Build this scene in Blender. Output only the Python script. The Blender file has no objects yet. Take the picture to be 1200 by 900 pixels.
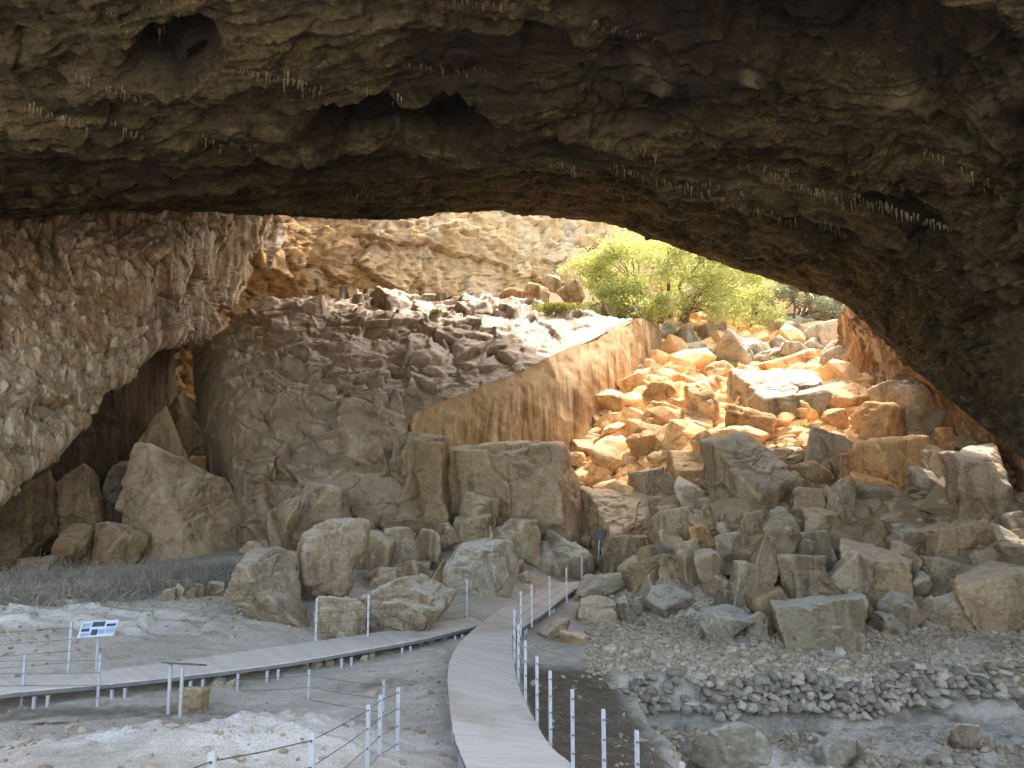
import bpy, bmesh, math, random
import numpy as np
from mathutils import Vector, Matrix
from mathutils.bvhtree import BVHTree

random.seed(7)
RNG = np.random.RandomState(11)
SC = bpy.context.scene
COL = SC.collection

# ------------------------------------------------------------------ camera model
F = 866.0
TH = math.radians(6.5)
CZ = 5.4

def ray(px, py):
    u = (px - 600.0) / F
    v = (450.0 - py) / F
    return np.array([u, math.cos(TH) - v * math.sin(TH), math.sin(TH) + v * math.cos(TH)])

def at(px, py, Y):
    d = ray(px, py)
    t = Y / d[1]
    return np.array([d[0] * t, Y, CZ + d[2] * t])

def at_z(px, py, zf):
    """point of the pixel's sight line on the (gently sloping) surface z = zf(Y)"""
    d = ray(px, py)
    Y = 15.0
    for _ in range(30):
        z = zf(Y)
        Y = (z - CZ) / (d[2] / d[1])
    return at(px, py, Y)

# ------------------------------------------------------------------ noise
def _h(ix, iy, iz, seed):
    h = (ix * np.uint32(374761393) + iy * np.uint32(668265263) + iz * np.uint32(2246822519)
         + np.uint32((seed * 3266489917) & 0xffffffff))
    h = (h ^ (h >> np.uint32(15))) * np.uint32(2246822519)
    h = (h ^ (h >> np.uint32(13))) * np.uint32(3266489917)
    return h ^ (h >> np.uint32(16))

def _r(h):
    return (h & np.uint32(0xffffff)).astype(np.float32) / np.float32(0xffffff)

def vnoise(p, seed=0):
    q = np.floor(p)
    f = (p - q).astype(np.float32)
    i = q.astype(np.int64).astype(np.uint32)
    w = f * f * f * (f * (f * 6 - 15) + 10)
    x0, y0, z0 = i[:, 0], i[:, 1], i[:, 2]
    one = np.uint32(1)
    x1, y1, z1 = x0 + one, y0 + one, z0 + one
    wx, wy, wz = w[:, 0], w[:, 1], w[:, 2]
    def L(a, b, t): return a + (b - a) * t
    a = L(_r(_h(x0, y0, z0, seed)), _r(_h(x1, y0, z0, seed)), wx)
    b = L(_r(_h(x0, y1, z0, seed)), _r(_h(x1, y1, z0, seed)), wx)
    c = L(_r(_h(x0, y0, z1, seed)), _r(_h(x1, y0, z1, seed)), wx)
    d = L(_r(_h(x0, y1, z1, seed)), _r(_h(x1, y1, z1, seed)), wx)
    return L(L(a, b, wy), L(c, d, wy), wz) * 2 - 1

_ROT = np.array([[0.00, 0.80, 0.60], [-0.80, 0.36, -0.48], [-0.60, -0.48, 0.64]])

def fbm(p, octv=5, seed=0, gain=0.5, ridged=False):
    p = np.asarray(p, dtype=np.float64).copy()
    s = np.zeros(len(p), np.float32)
    a = 1.0
    tot = 0.0
    for o in range(octv):
        n = vnoise(p, seed + o * 17)
        if ridged:
            n = 1 - 2 * np.abs(n)
        s += a * n
        tot += a
        a *= gain
        p = (p @ _ROT.T) * 2.03 + 3.7
    return s / tot

def facet(p, seed=0, tilt=1.0, step=0.6):
    """broken-rock noise: every cell is a tilted plane with its own offset"""
    p = np.asarray(p, dtype=np.float64)
    q = np.floor(p)
    best = np.full(len(p), 1e9, np.float32)
    out = np.zeros(len(p), np.float32)
    for dx in (-1, 0, 1):
        for dy in (-1, 0, 1):
            for dz in (-1, 0, 1):
                c = q + np.array([dx, dy, dz])
                i = c.astype(np.int64).astype(np.uint32)
                h = _h(i[:, 0], i[:, 1], i[:, 2], seed)
                h2 = _h(i[:, 0], i[:, 1], i[:, 2], seed + 101)
                h3 = _h(i[:, 0], i[:, 1], i[:, 2], seed + 202)
                j = np.stack([_r(h), _r(h2), _r(h3)], 1)
                d = (p - c - j)
                dd = (d * d).sum(1).astype(np.float32)
                g = np.stack([_r(h >> np.uint32(7)), _r(h2 >> np.uint32(7)), _r(h3 >> np.uint32(7))], 1) * 2 - 1
                val = (d * g).sum(1).astype(np.float32) * tilt + (_r(h2 >> np.uint32(5)) - .5) * step
                m = dd < best
                best = np.where(m, dd, best)
                out = np.where(m, val, out)
    return out

def sstep(a, b, x):
    t = np.clip((x - a) / (b - a), 0, 1)
    return t * t * (3 - 2 * t)

# ------------------------------------------------------------------ objects
def mesh_np(name, V, FA, mat, parent=None, smooth=True, attr=None, loc=None):
    """V (n,3); FA: (m,k) faces with k = 3 or 4"""
    V = np.asarray(V, np.float32)
    FA = np.asarray(FA, np.int32)
    me = bpy.data.meshes.new(name)
    me.vertices.add(len(V))
    if loc is not None:
        V = V - np.asarray(loc, np.float32)
    me.vertices.foreach_set('co', V.ravel())
    k = FA.shape[1]
    me.loops.add(FA.size)
    me.loops.foreach_set('vertex_index', FA.ravel())
    me.polygons.add(len(FA))
    me.polygons.foreach_set('loop_start', np.arange(len(FA), dtype=np.int32) * k)
    me.polygons.foreach_set('loop_total', np.full(len(FA), k, np.int32))
    me.polygons.foreach_set('use_smooth', np.full(len(FA), smooth, bool))
    me.update(calc_edges=True)
    if attr:
        for an, av in attr.items():
            a = me.attributes.new(an, 'FLOAT', 'POINT')
            a.data.foreach_set('value', np.asarray(av, np.float32))
    me.materials.append(mat)
    o = bpy.data.objects.new(name, me)
    COL.objects.link(o)
    if loc is not None:
        o.location = loc
    if parent is not None:
        o.parent = parent
    return o

def empty(name, loc):
    o = bpy.data.objects.new(name, None)
    COL.objects.link(o)
    o.location = loc
    return o

def tag(o, label=None, cat=None, group=None, kind=None):
    if label: o['label'] = label
    if cat: o['category'] = cat
    if group: o['group'] = group
    if kind: o['kind'] = kind
    return o

class MB:
    """collects boxes, tubes and quads and links them as ONE mesh"""
    def __init__(s):
        s.v = []; s.f = []
    def add(s, V, FA):
        n = sum(len(a) for a in s.v)
        s.v.append(np.asarray(V, float)); s.f += [tuple(i + n for i in f) for f in FA]
    def box(s, c, sx, sy, sz, ax=None):
        """box centred at c; ax = 3 axis vectors"""
        ax = np.eye(3) if ax is None else np.asarray(ax, float)
        V = []
        for k in range(8):
            a = ((k & 1) - .5) * sx; b = (((k >> 1) & 1) - .5) * sy; d = ((k >> 2) - .5) * sz
            V.append(np.asarray(c) + ax[0] * a + ax[1] * b + ax[2] * d)
        s.add(V, [(0, 2, 3, 1), (4, 5, 7, 6), (0, 1, 5, 4), (2, 6, 7, 3), (0, 4, 6, 2), (1, 3, 7, 5)])
    def tube(s, a, b, ra, rb=None, n=6, cap=True):
        rb = ra if rb is None else rb
        a = np.asarray(a, float); b = np.asarray(b, float)
        d = b - a
        L = np.linalg.norm(d)
        if L < 1e-6: return
        d /= L
        u = np.cross(d, [0, 0, 1.0])
        if np.linalg.norm(u) < 1e-3: u = np.cross(d, [1.0, 0, 0])
        u /= np.linalg.norm(u); w = np.cross(d, u)
        V = []
        for p, r in ((a, ra), (b, rb)):
            for k in range(n):
                t = 2 * math.pi * k / n
                V.append(p + (u * math.cos(t) + w * math.sin(t)) * r)
        FA = [(k, (k + 1) % n, n + (k + 1) % n, n + k) for k in range(n)]
        if cap:
            FA += [tuple(range(n))[::-1], tuple(range(n, 2 * n))]
        s.add(V, FA)
    def build(s, name, mat, parent=None, smooth=False, loc=None):
        me = bpy.data.meshes.new(name)
        V = np.concatenate(s.v)
        if loc is not None: V = V - np.asarray(loc)
        me.from_pydata(V.tolist(), [], s.f)
        if smooth:
            me.polygons.foreach_set('use_smooth', np.ones(len(me.polygons), bool))
        me.materials.append(mat)
        o = bpy.data.objects.new(name, me)
        COL.objects.link(o)
        if parent is not None: o.parent = parent
        if loc is not None and parent is None: o.location = loc
        return o

# ------------------------------------------------------------------ materials
def new_mat(name):
    m = bpy.data.materials.new(name)
    m.use_nodes = True
    nt = m.node_tree
    for n in list(nt.nodes): nt.nodes.remove(n)
    out = nt.nodes.new('ShaderNodeOutputMaterial')
    b = nt.nodes.new('ShaderNodeBsdfPrincipled')
    nt.links.new(b.outputs[0], out.inputs[0])
    return m, nt, b

class N:
    def __init__(s, nt): s.nt = nt
    def n(s, typ, **kw):
        x = s.nt.nodes.new(typ)
        for k, v in kw.items(): setattr(x, k, v)
        return x
    def l(s, a, b): s.nt.links.new(a, b)
    def noise(s, vec, scale, detail=6, rough=.55, dist=0.0):
        x = s.n('ShaderNodeTexNoise')
        x.inputs['Scale'].default_value = scale
        x.inputs['Detail'].default_value = detail
        x.inputs['Roughness'].default_value = rough
        x.inputs['Distortion'].default_value = dist
        s.l(vec, x.inputs['Vector'])
        return x.outputs['Fac']
    def ramp(s, fac, lo, hi):
        x = s.n('ShaderNodeMapRange', interpolation_type='SMOOTHSTEP')
        x.inputs['From Min'].default_value = lo
        x.inputs['From Max'].default_value = hi
        s.l(fac, x.inputs['Value'])
        return x.outputs['Result']
    def math(s, op, a, b=None):
        x = s.n('ShaderNodeMath', operation=op)
        for i, q in enumerate((a, b)):
            if q is None: continue
            if isinstance(q, (int, float)): x.inputs[i].default_value = q
            else: s.l(q, x.inputs[i])
        return x.outputs[0]
    def mix(s, fac, a, b, mode='MIX'):
        x = s.n('ShaderNodeMix', data_type='RGBA', blend_type=mode)
        if isinstance(fac, (int, float)): x.inputs[0].default_value = fac
        else: s.l(fac, x.inputs[0])
        for sock, q in ((x.inputs[6], a), (x.inputs[7], b)):
            if isinstance(q, tuple): sock.default_value = (*q, 1)
            else: s.l(q, sock)
        return x.outputs[2]
    def mapping(s, vec, scale=(1, 1, 1), rot=(0, 0, 0)):
        x = s.n('ShaderNodeMapping')
        x.inputs['Scale'].default_value = scale
        x.inputs['Rotation'].default_value = rot
        s.l(vec, x.inputs['Vector'])
        return x.outputs[0]

def rock_mat(name, A, B, C, dust_toplight, dust_toplight_amt=.6, streak=.5, tint=True, bump=1.0, rough=.82, crack=.5,
             streak_rot=(0, 0, 0), streak_scale=(1.6, 1.6, .12), roof_shade=False, sc=1.0, vein=None, spec=.35, stain=.45, grain=.5, dlo=.45, dhi=.85):
    m, nt, b = new_mat(name)
    g = N(nt)
    geo = g.n('ShaderNodeNewGeometry')
    pos = geo.outputs['Position']
    sx = g.n('ShaderNodeSeparateXYZ'); g.l(geo.outputs['Normal'], sx.inputs[0])
    big = g.noise(pos, .42 * sc, 7, .62, .6)
    mid = g.noise(pos, 1.5 * sc, 10, .66, .4)
    fine = g.noise(pos, 11 * sc, 8, .65)
    col = g.mix(g.ramp(big, .40, .60), A, B)
    col = g.mix(g.math('MULTIPLY', g.ramp(mid, .50, .66), .8), col, C)
    # grey weather stains in soft patches
    stn = g.noise(pos, .8 * sc, 8, .7, 1.0)
    col = g.mix(g.math('MULTIPLY', g.ramp(stn, .53, .64), stain), col, g.mix(1.0, col, (.50, .52, .52), 'MULTIPLY'))
    # long weather streaks on the steep faces
    sv = g.mapping(pos, streak_scale, streak_rot)
    st = g.noise(sv, 1.0, 8, .62, .4)
    steep = g.ramp(g.math('ABSOLUTE', sx.outputs['Z']), .85, .45) if not roof_shade else 1.0
    dark = g.mix(1.0, col, (.46, .41, .36), 'MULTIPLY')
    col = g.mix(g.math('MULTIPLY', g.math('MULTIPLY', g.ramp(st, .51, .62), streak), steep), col, dark)
    if vein:
        col = g.mix(g.math('MULTIPLY', g.math('MULTIPLY', g.ramp(st, .47, .38), vein[3]), steep), col, vein[:3])
    lo_, hi_ = 1 - grain * .45, 1 + grain * .28
    sp = g.mix(g.ramp(fine, .25, .75), (lo_, lo_, lo_), (hi_, hi_, hi_))
    col = g.mix(1.0, col, sp, 'MULTIPLY')
    # cracks
    wv = g.n('ShaderNodeVectorMath', operation='ADD')
    nz = g.n('ShaderNodeTexNoise'); nz.inputs['Scale'].default_value = .9 * sc; nz.inputs['Detail'].default_value = 5
    g.l(pos, nz.inputs['Vector'])
    sc2 = g.n('ShaderNodeVectorMath', operation='SCALE'); sc2.inputs['Scale'].default_value = 1.6 / sc
    g.l(nz.outputs['Color'], sc2.inputs[0])
    g.l(pos, wv.inputs[0]); g.l(sc2.outputs[0], wv.inputs[1])
    vo = g.n('ShaderNodeTexVoronoi', feature='DISTANCE_TO_EDGE'); vo.inputs['Scale'].default_value = .75 * sc
    g.l(wv.outputs[0], vo.inputs['Vector'])
    ck = g.ramp(vo.outputs['Distance'], .0, .022)
    ckm = g.math('MULTIPLY', g.math('SUBTRACT', 1.0, ck), g.ramp(big, .45, .58))
    col = g.mix(g.math('MULTIPLY', ckm, crack), col, (.05, .04, .03))
    # edges paler; crease shade painted into the hollows
    pt = geo.outputs['Pointiness']
    col = g.mix(g.math('MULTIPLY', g.ramp(pt, .495, .42), .75), col, g.mix(1.0, col, (.22, .19, .16), 'MULTIPLY'))
    col = g.mix(g.math('MULTIPLY', g.ramp(pt, .512, .57), .6), col, g.mix(1.0, col, (1.7, 1.7, 1.7), 'MULTIPLY'))
    # dusty flats, whitened to stand in for light from above
    up = g.ramp(g.math('ADD', sx.outputs['Z'], g.math('MULTIPLY', g.math('SUBTRACT', mid, .5), 1.1)), dlo, dhi)
    col = g.mix(g.math('MULTIPLY', up, dust_toplight_amt), col, dust_toplight)
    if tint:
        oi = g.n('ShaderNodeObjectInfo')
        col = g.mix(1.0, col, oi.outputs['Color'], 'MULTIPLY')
    if roof_shade:
        at_ = g.n('ShaderNodeAttribute'); at_.attribute_name = 'roof_shade'
        col = g.mix(at_.outputs['Fac'], col, (.006, .005, .004))  # painted roof shade, mixed in as near black
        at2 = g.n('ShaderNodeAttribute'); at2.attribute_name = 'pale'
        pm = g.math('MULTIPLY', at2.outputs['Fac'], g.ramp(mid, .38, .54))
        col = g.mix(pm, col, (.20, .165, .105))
    g.l(col, b.inputs['Base Color'])
    b.inputs['Roughness'].default_value = rough
    b.inputs['Specular IOR Level'].default_value = spec
    h = g.math('ADD', g.math('MULTIPLY', mid, .55), g.math('MULTIPLY', fine, .105))
    h = g.math('ADD', h, g.math('MULTIPLY', ck, .07 * crack))
    h = g.math('ADD', h, g.math('MULTIPLY', st, .12))
    vf = g.noise(pos, 45 * sc, 4, .6)
    h = g.math('ADD', h, g.math('MULTIPLY', vf, .014))
    bp = g.n('ShaderNodeBump'); bp.inputs['Strength'].default_value = min(1, bump); bp.inputs['Distance'].default_value = .22 * bump
    g.l(h, bp.inputs['Height']); g.l(bp.outputs[0], b.inputs['Normal'])
    return m

M = {}
M['boulder'] = rock_mat('boulder_limestone', (.37, .295, .205), (.46, .395, .305), (.26, .195, .125), (.66, .62, .56), .85, .65, crack=.15, stain=.6, grain=.62, dlo=.50, dhi=.95)
M['great'] = rock_mat('great_block_limestone', (.29, .205, .125), (.35, .27, .185), (.19, .125, .068), (.50, .44, .355), .75, .5, bump=.9, grain=.45, dlo=.80, dhi=1.08, crack=.05, rough=.5, spec=.6)
M['face'] = rock_mat('streaked_orange_face', (.46, .28, .125), (.38, .22, .09), (.54, .37, .20), (.45, .36, .25), .25, .85,
                     streak_rot=(.0, math.radians(48), 0), streak_scale=(3.2, .6, .16), crack=.1, vein=(.68, .50, .30, .7), bump=.6, stain=.25)
M['wall'] = rock_mat('cave_wall_limestone', (.40, .275, .155), (.47, .36, .235), (.21, .13, .068), (.46, .41, .34), .35, .75,
                     bump=1.5, vein=(.70, .61, .49, .95), streak_scale=(2.0, 2.0, .14), grain=.35, crack=.05, stain=.35)
M['cliff'] = rock_mat('cliff_limestone', (.68, .46, .22), (.72, .54, .31), (.50, .33, .16), (.64, .50, .33), .2, .4, bump=1.4, sc=.8, crack=.12, grain=.35,
                      vein=(.62, .54, .42, .5), streak_scale=(.8, .8, .10), stain=.35)
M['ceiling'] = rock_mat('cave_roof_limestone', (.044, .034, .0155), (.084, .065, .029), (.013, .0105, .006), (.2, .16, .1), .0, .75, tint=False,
                        bump=1.8, roof_shade=True, streak_scale=(.25, 2.6, 2.6), streak_rot=(0, 0, math.radians(10)), vein=(.135, .104, .053, .6), crack=.1, grain=1.5, stain=.7)
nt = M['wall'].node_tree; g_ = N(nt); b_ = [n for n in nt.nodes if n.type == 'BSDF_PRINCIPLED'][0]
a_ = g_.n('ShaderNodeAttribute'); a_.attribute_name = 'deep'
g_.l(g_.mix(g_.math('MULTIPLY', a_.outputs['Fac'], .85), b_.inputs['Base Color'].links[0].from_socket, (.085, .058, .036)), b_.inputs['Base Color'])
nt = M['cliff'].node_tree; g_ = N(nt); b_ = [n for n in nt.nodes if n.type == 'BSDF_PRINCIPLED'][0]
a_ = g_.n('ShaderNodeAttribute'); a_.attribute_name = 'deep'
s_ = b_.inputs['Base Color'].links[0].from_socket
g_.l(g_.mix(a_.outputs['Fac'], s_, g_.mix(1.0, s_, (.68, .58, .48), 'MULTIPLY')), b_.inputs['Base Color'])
M['scree'] = rock_mat('scree_stone', (.40, .34, .26), (.46, .41, .34), (.33, .26, .18), (.50, .46, .40), .5, .2, bump=.5, crack=.0, sc=1.6)

def simple_mat(name, col, rough=.6, metal=0.0, var=.25, scale=6, bump=.0, spec=.4, stretch=(1, 1, 1)):
    m, nt, b = new_mat(name)
    g = N(nt)
    geo = g.n('ShaderNodeNewGeometry')
    v = g.mapping(geo.outputs['Position'], stretch)
    n1 = g.noise(v, scale, 7, .65)
    c = g.mix(g.ramp(n1, .25, .75), tuple(x * (1 - var) for x in col), tuple(min(1, x * (1 + var)) for x in col))
    g.l(c, b.inputs['Base Color'])
    b.inputs['Roughness'].default_value = rough
    b.inputs['Metallic'].default_value = metal
    b.inputs['Specular IOR Level'].default_value = spec
    if bump:
        bp = g.n('ShaderNodeBump'); bp.inputs['Strength'].default_value = bump; bp.inputs['Distance'].default_value = .02
        g.l(n1, bp.inputs['Height']); g.l(bp.outputs[0], b.inputs['Normal'])
    return m

M['steel'] = simple_mat('galvanised_steel', (.62, .655, .70), .42, .35, .12, 9)
M['darksteel'] = simple_mat('dark_steel', (.10, .105, .115), .5, .5, .2, 8)
M['beam'] = simple_mat('grey_steel_beam', (.22, .225, .23), .55, .3, .2, 5)
M['cable'] = simple_mat('steel_cable', (.12, .12, .13), .5, .6, .1, 8)
M['bark'] = simple_mat('bark', (.20, .16, .115), .9, 0, .4, 7, .6)
M['twig'] = simple_mat('dry_twig', (.30, .27, .225), .9, 0, .45, 1.5)
M['stal'] = simple_mat('stalactite_calcite', (.21, .175, .11), .6, 0, .4, 3)
M['print_pale'] = simple_mat('printed_pale_panel', (.62, .70, .80), .35, 0, .05, 3)
M['print_dark'] = simple_mat('printed_dark_picture', (.06, .07, .085), .35, 0, .6, 9)
M['print_blue'] = simple_mat('printed_blue_block', (.30, .42, .60), .35, 0, .2, 5)
M['wallstone'] = simple_mat('dry_wall_stone', (.40, .365, .305), .9, 0, .3, 5, .5)
def vary_islands(m, lo, hi):
    nt = m.node_tree; g = N(nt)
    b = [n for n in nt.nodes if n.type == 'BSDF_PRINCIPLED'][0]
    src = b.inputs['Base Color'].links[0].from_socket
    geo = g.n('ShaderNodeNewGeometry')
    c = g.mix(1.0, src, g.mix(geo.outputs['Random Per Island'], lo, hi), 'MULTIPLY')
    g.l(c, b.inputs['Base Color'])
vary_islands(M['wallstone'], (.55, .53, .52), (1.25, 1.22, 1.16))
vary_islands(M['scree'], (.62, .60, .58), (1.25, 1.22, 1.18))

def leaf_mat(name, c1, c2, tr, fac=.45):
    m = bpy.data.materials.new(name); m.use_nodes = True
    nt = m.node_tree
    for n in list(nt.nodes): nt.nodes.remove(n)
    g = N(nt)
    out = g.n('ShaderNodeOutputMaterial')
    geo = g.n('ShaderNodeNewGeometry')
    n1 = g.noise(geo.outputs['Position'], 1.1, 4, .6)
    isl = geo.outputs['Random Per Island']
    c = g.mix(g.math('MULTIPLY', g.math('ADD', g.ramp(n1, .3, .7), isl), .5), c1, c2)
    d = g.n('ShaderNodeBsdfDiffuse'); g.l(c, d.inputs[0])
    t = g.n('ShaderNodeBsdfTranslucent')
    g.l(g.mix(1.0, c, tr, 'MULTIPLY'), t.inputs[0])
    mx = g.n('ShaderNodeMixShader'); mx.inputs[0].default_value = fac
    g.l(d.outputs[0], mx.inputs[1]); g.l(t.outputs[0], mx.inputs[2])
    g.l(mx.outputs[0], out.inputs[0])
    return m

M['leaf'] = leaf_mat('tree_leaf', (.38, .42, .18), (.62, .62, .33), (1.35, 1.33, 1.0), .55)
M['leaf_grey'] = leaf_mat('grey_tree_leaf', (.28, .31, .21), (.42, .44, .33), (1.2, 1.2, .9), .45)
M['weed'] = leaf_mat('weed_leaf', (.20, .22, .07), (.40, .40, .16), (1.3, 1.25, .8), .5)

def wood_mat():
    m, nt, b = new_mat('weathered_deck_wood')
    g = N(nt)
    at_ = g.n('ShaderNodeAttribute'); at_.attribute_name = 'plank'
    geo = g.n('ShaderNodeNewGeometry')
    pos = geo.outputs['Position']
    big = g.noise(pos, .45, 5, .6)
    gr = g.noise(g.mapping(pos, (2.0, 26, 8)), 1.0, 7, .65)
    c = g.mix(at_.outputs['Fac'], (.66, .62, .57), (.74, .70, .65))
    c = g.mix(g.math('MULTIPLY', g.ramp(big, .52, .68), .55), c, (.46, .36, .27))
    c = g.mix(1.0, c, g.mix(g.ramp(gr, .3, .7), (.88, .87, .86), (1.06, 1.06, 1.06)), 'MULTIPLY')
    sp = g.noise(pos, 3.1, 8, .75)
    c = g.mix(g.math('MULTIPLY', g.ramp(sp, .62, .74), .45), c, (.21, .14, .09))
    g.l(c, b.inputs['Base Color'])
    b.inputs['Roughness'].default_value = .72
    bp = g.n('ShaderNodeBump'); bp.inputs['Strength'].default_value = .35; bp.inputs['Distance'].default_value = .01
    g.l(gr, bp.inputs['Height']); g.l(bp.outputs[0], b.inputs['Normal'])
    return m
M['wood'] = wood_mat()

def ground_mat():
    m, nt, b = new_mat('cave_floor_dust')
    g = N(nt)
    geo = g.n('ShaderNodeNewGeometry'); pos = geo.outputs['Position']
    A = g.n('ShaderNodeAttribute'); A.attribute_name = 'brown'
    R_ = g.n('ShaderNodeAttribute'); R_.attribute_name = 'stony'
    P = g.n('ShaderNodeAttribute'); P.attribute_name = 'pale'
    big = g.noise(pos, .5, 7, .62, .6); mid = g.noise(pos, 2.6, 9, .7); fine = g.noise(pos, 30, 6, .7)
    c = g.mix(g.ramp(big, .35, .65), (.545, .505, .435), (.66, .615, .54))
    c = g.mix(g.math('MULTIPLY', g.ramp(mid, .5, .7), .6), c, (.45, .40, .33))
    br = g.mix(g.ramp(mid, .3, .7), (.125, .10, .075), (.22, .185, .14))
    edge = g.ramp(g.math('ADD', A.outputs['Fac'], g.math('MULTIPLY', g.math('SUBTRACT', mid, .5), 1.1)), .2, .85)
    c = g.mix(edge, c, br)
    pedge = g.ramp(g.math('ADD', P.outputs['Fac'], g.math('MULTIPLY', g.math('SUBTRACT', big, .5), 1.1)), .3, .8)
    c = g.mix(g.math('MULTIPLY', pedge, .85), c, (.78, .755, .71))
    c = g.mix(R_.outputs['Fac'], c, g.mix(g.ramp(mid, .35, .65), (.20, .15, .095), (.36, .28, .18)))
    c = g.mix(1.0, c, g.mix(g.ramp(fine, .25, .75), (.66, .66, .66), (1.2, 1.2, 1.2)), 'MULTIPLY')
    # embedded pebbles
    vo = g.n('ShaderNodeTexVoronoi'); vo.inputs['Scale'].default_value = 11
    g.l(pos, vo.inputs['Vector'])
    peb = g.math('MULTIPLY', g.ramp(vo.outputs['Distance'], .30, .18), g.ramp(g.noise(pos, 1.3, 5, .7), .5, .62))
    c = g.mix(g.math('MULTIPLY', peb, .7), c, (.55, .53, .49))
    g.l(c, b.inputs['Base Color'])
    b.inputs['Roughness'].default_value = .93
    b.inputs['Specular IOR Level'].default_value = .2
    h = g.math('ADD', g.math('MULTIPLY', mid, .7), g.math('MULTIPLY', fine, .16))
    h = g.math('ADD', h, g.math('MULTIPLY', peb, .16))
    bp = g.n('ShaderNodeBump'); bp.inputs['Strength'].default_value = 1.0; bp.inputs['Distance'].default_value = .12
    g.l(h, bp.inputs['Height']); g.l(bp.outputs[0], b.inputs['Normal'])
    return m
M['ground'] = ground_mat()

# ------------------------------------------------------------------ terrain
def deck_z(Y): return 1.0 - .0125 * (Y - 11.6)

_ctl = []
def cp(px, py, Y): _ctl.append(at(px, py, Y))
def cw(x, y, z): _ctl.append(np.array([x, y, z], float))
for q in [(-150, 705, 23), (0, 705, 23), (80, 703, 23), (150, 706, 23.2), (240, 702, 24), (300, 700, 25.5),
          (-150, 752, 19.5), (0, 752, 19.6), (80, 746, 20), (150, 741, 20.6), (250, 735, 21.4), (350, 733, 22),
          (-150, 668, 28), (0, 672, 29), (100, 668, 30), (200, 664, 30.5), (290, 660, 29.5), (100, 650, 36), (200, 620, 39), (0, 655, 35),
          (400, 735, 22.6), (450, 735, 23), (450, 690, 25.6), (450, 665, 29), (450, 640, 33), (350, 690, 25.8), (350, 655, 30), (330, 620, 35),
          (560, 722, 24), (600, 690, 28), (600, 655, 31), (600, 620, 33.5),
          (700, 690, 31), (700, 650, 33.5), (700, 600, 35.5), (700, 560, 37.5), (700, 520, 39), (700, 480, 42), (700, 450, 44.5), (720, 400, 50),
          (800, 725, 25), (800, 690, 26.3), (800, 650, 28.3), (800, 600, 31), (800, 560, 33.5), (800, 520, 36), (800, 480, 39.5), (800, 450, 42.5), (800, 410, 48), (800, 388, 52),
          (900, 752, 22), (900, 700, 24), (900, 650, 26.3), (900, 600, 28.7), (900, 550, 32), (900, 500, 36), (900, 450, 41.5), (900, 410, 47.5), (900, 375, 55),
          (1000, 745, 22), (1000, 700, 24), (1000, 650, 26.3), (1000, 600, 28.5), (1000, 550, 31.3), (1000, 500, 34.5), (1000, 450, 39), (1000, 410, 45), (1000, 365, 55),
          (1100, 745, 22), (1100, 700, 23.8), (1100, 650, 25.8), (1100, 600, 27.8), (1100, 550, 29.8), (1100, 500, 32.5), (1100, 450, 36),
          (1200, 745, 21.5), (1200, 700, 23), (1200, 650, 24.6), (1200, 600, 26), (1200, 550, 27.5), (1200, 500, 29.5),
          (540, 385, 55), (620, 363, 54), (700, 358, 56), (700, 335, 63), (800, 350, 63), (900, 350, 63), (980, 340, 64), (450, 390, 52)]:
    cp(*q)
for q in [(-16, 16, .1), (-11, 16, .15), (-6, 17.2, .28), (-3, 19.3, .5), (-1.3, 20.5, .6), (-9, 14.2, .62), (-5.6, 15.2, .22), (-3.2, 15.4, .25), (-1.8, 14.4, .55),
          (-1.7, 12, .75), (-4.3, 12.9, 1.28), (-5.6, 12.7, 1.15), (-7.5, 12.4, 1.05), (-2.6, 17, .4), (-14, 12, .8), (-20, 20, .8), (-22, 14, .8), (-24, 26, 1.6),
          (-.6, 18, .55), (-.8, 15, .5), (0, 12, .5), (1.5, 10, .5), (1.0, 16, .4), (2, 13, .35), (1.2, 18, .4), (2, 20.5, .4), (2.6, 24, .45), (3.4, 28, .5),
          (4, 19, .42), (8, 19, .45), (12, 19, .5), (4, 21.2, .62), (8, 21, .65), (12, 20.6, .7), (16, 20, .9), (19, 18, 1.4), (22, 22, 3),
          (4, 15.5, .3), (8, 15.5, .3), (12, 15, .4), (4, 12, .3), (8, 12, .4), (14, 11, .8), (5, 10, .4), (-3, 10, 1.0), (-9, 10, 1.2)]:
    cw(*q)
_ctl = np.array(_ctl)
_X = _ctl[:, :2]
def _tps(r2): return np.where(r2 > 0, r2 * np.log(np.maximum(r2, 1e-9)) * .5, 0)
_K = _tps(((_X[:, None] - _X[None]) ** 2).sum(-1)) + np.eye(len(_X)) * 1.2
_P = np.c_[np.ones(len(_X)), _X]
_A = np.block([[_K, _P], [_P.T, np.zeros((3, 3))]])
_W = np.linalg.solve(_A, np.r_[_ctl[:, 2], 0, 0, 0])

# wall line of the dry stone terrace: Y as a function of x
def wall_Y(x): return 18.15 + .25 * np.sin(x * .7) + .12 * np.sin(x * 1.9 + 1) + .05 * (x - 2)
def pit_edge_x(y): return 2.75 + .35 * np.sin(y * .9) + .22 * np.sin(y * 2.3) - .12 * (y - 14)

def in_rubble(x, y):
    px = 600 + 866 * x / y
    left = np.interp(y, [20, 22.3, 24, 26, 28, 31, 34, 39, 44, 50, 60], [9.5, 9.0, 7.8, 6.6, 5.4, 4.2, 3.2, 3.4, 6.5, 9.5, 9.0])
    right = np.interp(y, [20, 25, 30, 40, 60], [18, 19, 20, 25, 34])
    return (x > left) & (x < right) & (y > 22.3)

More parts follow.
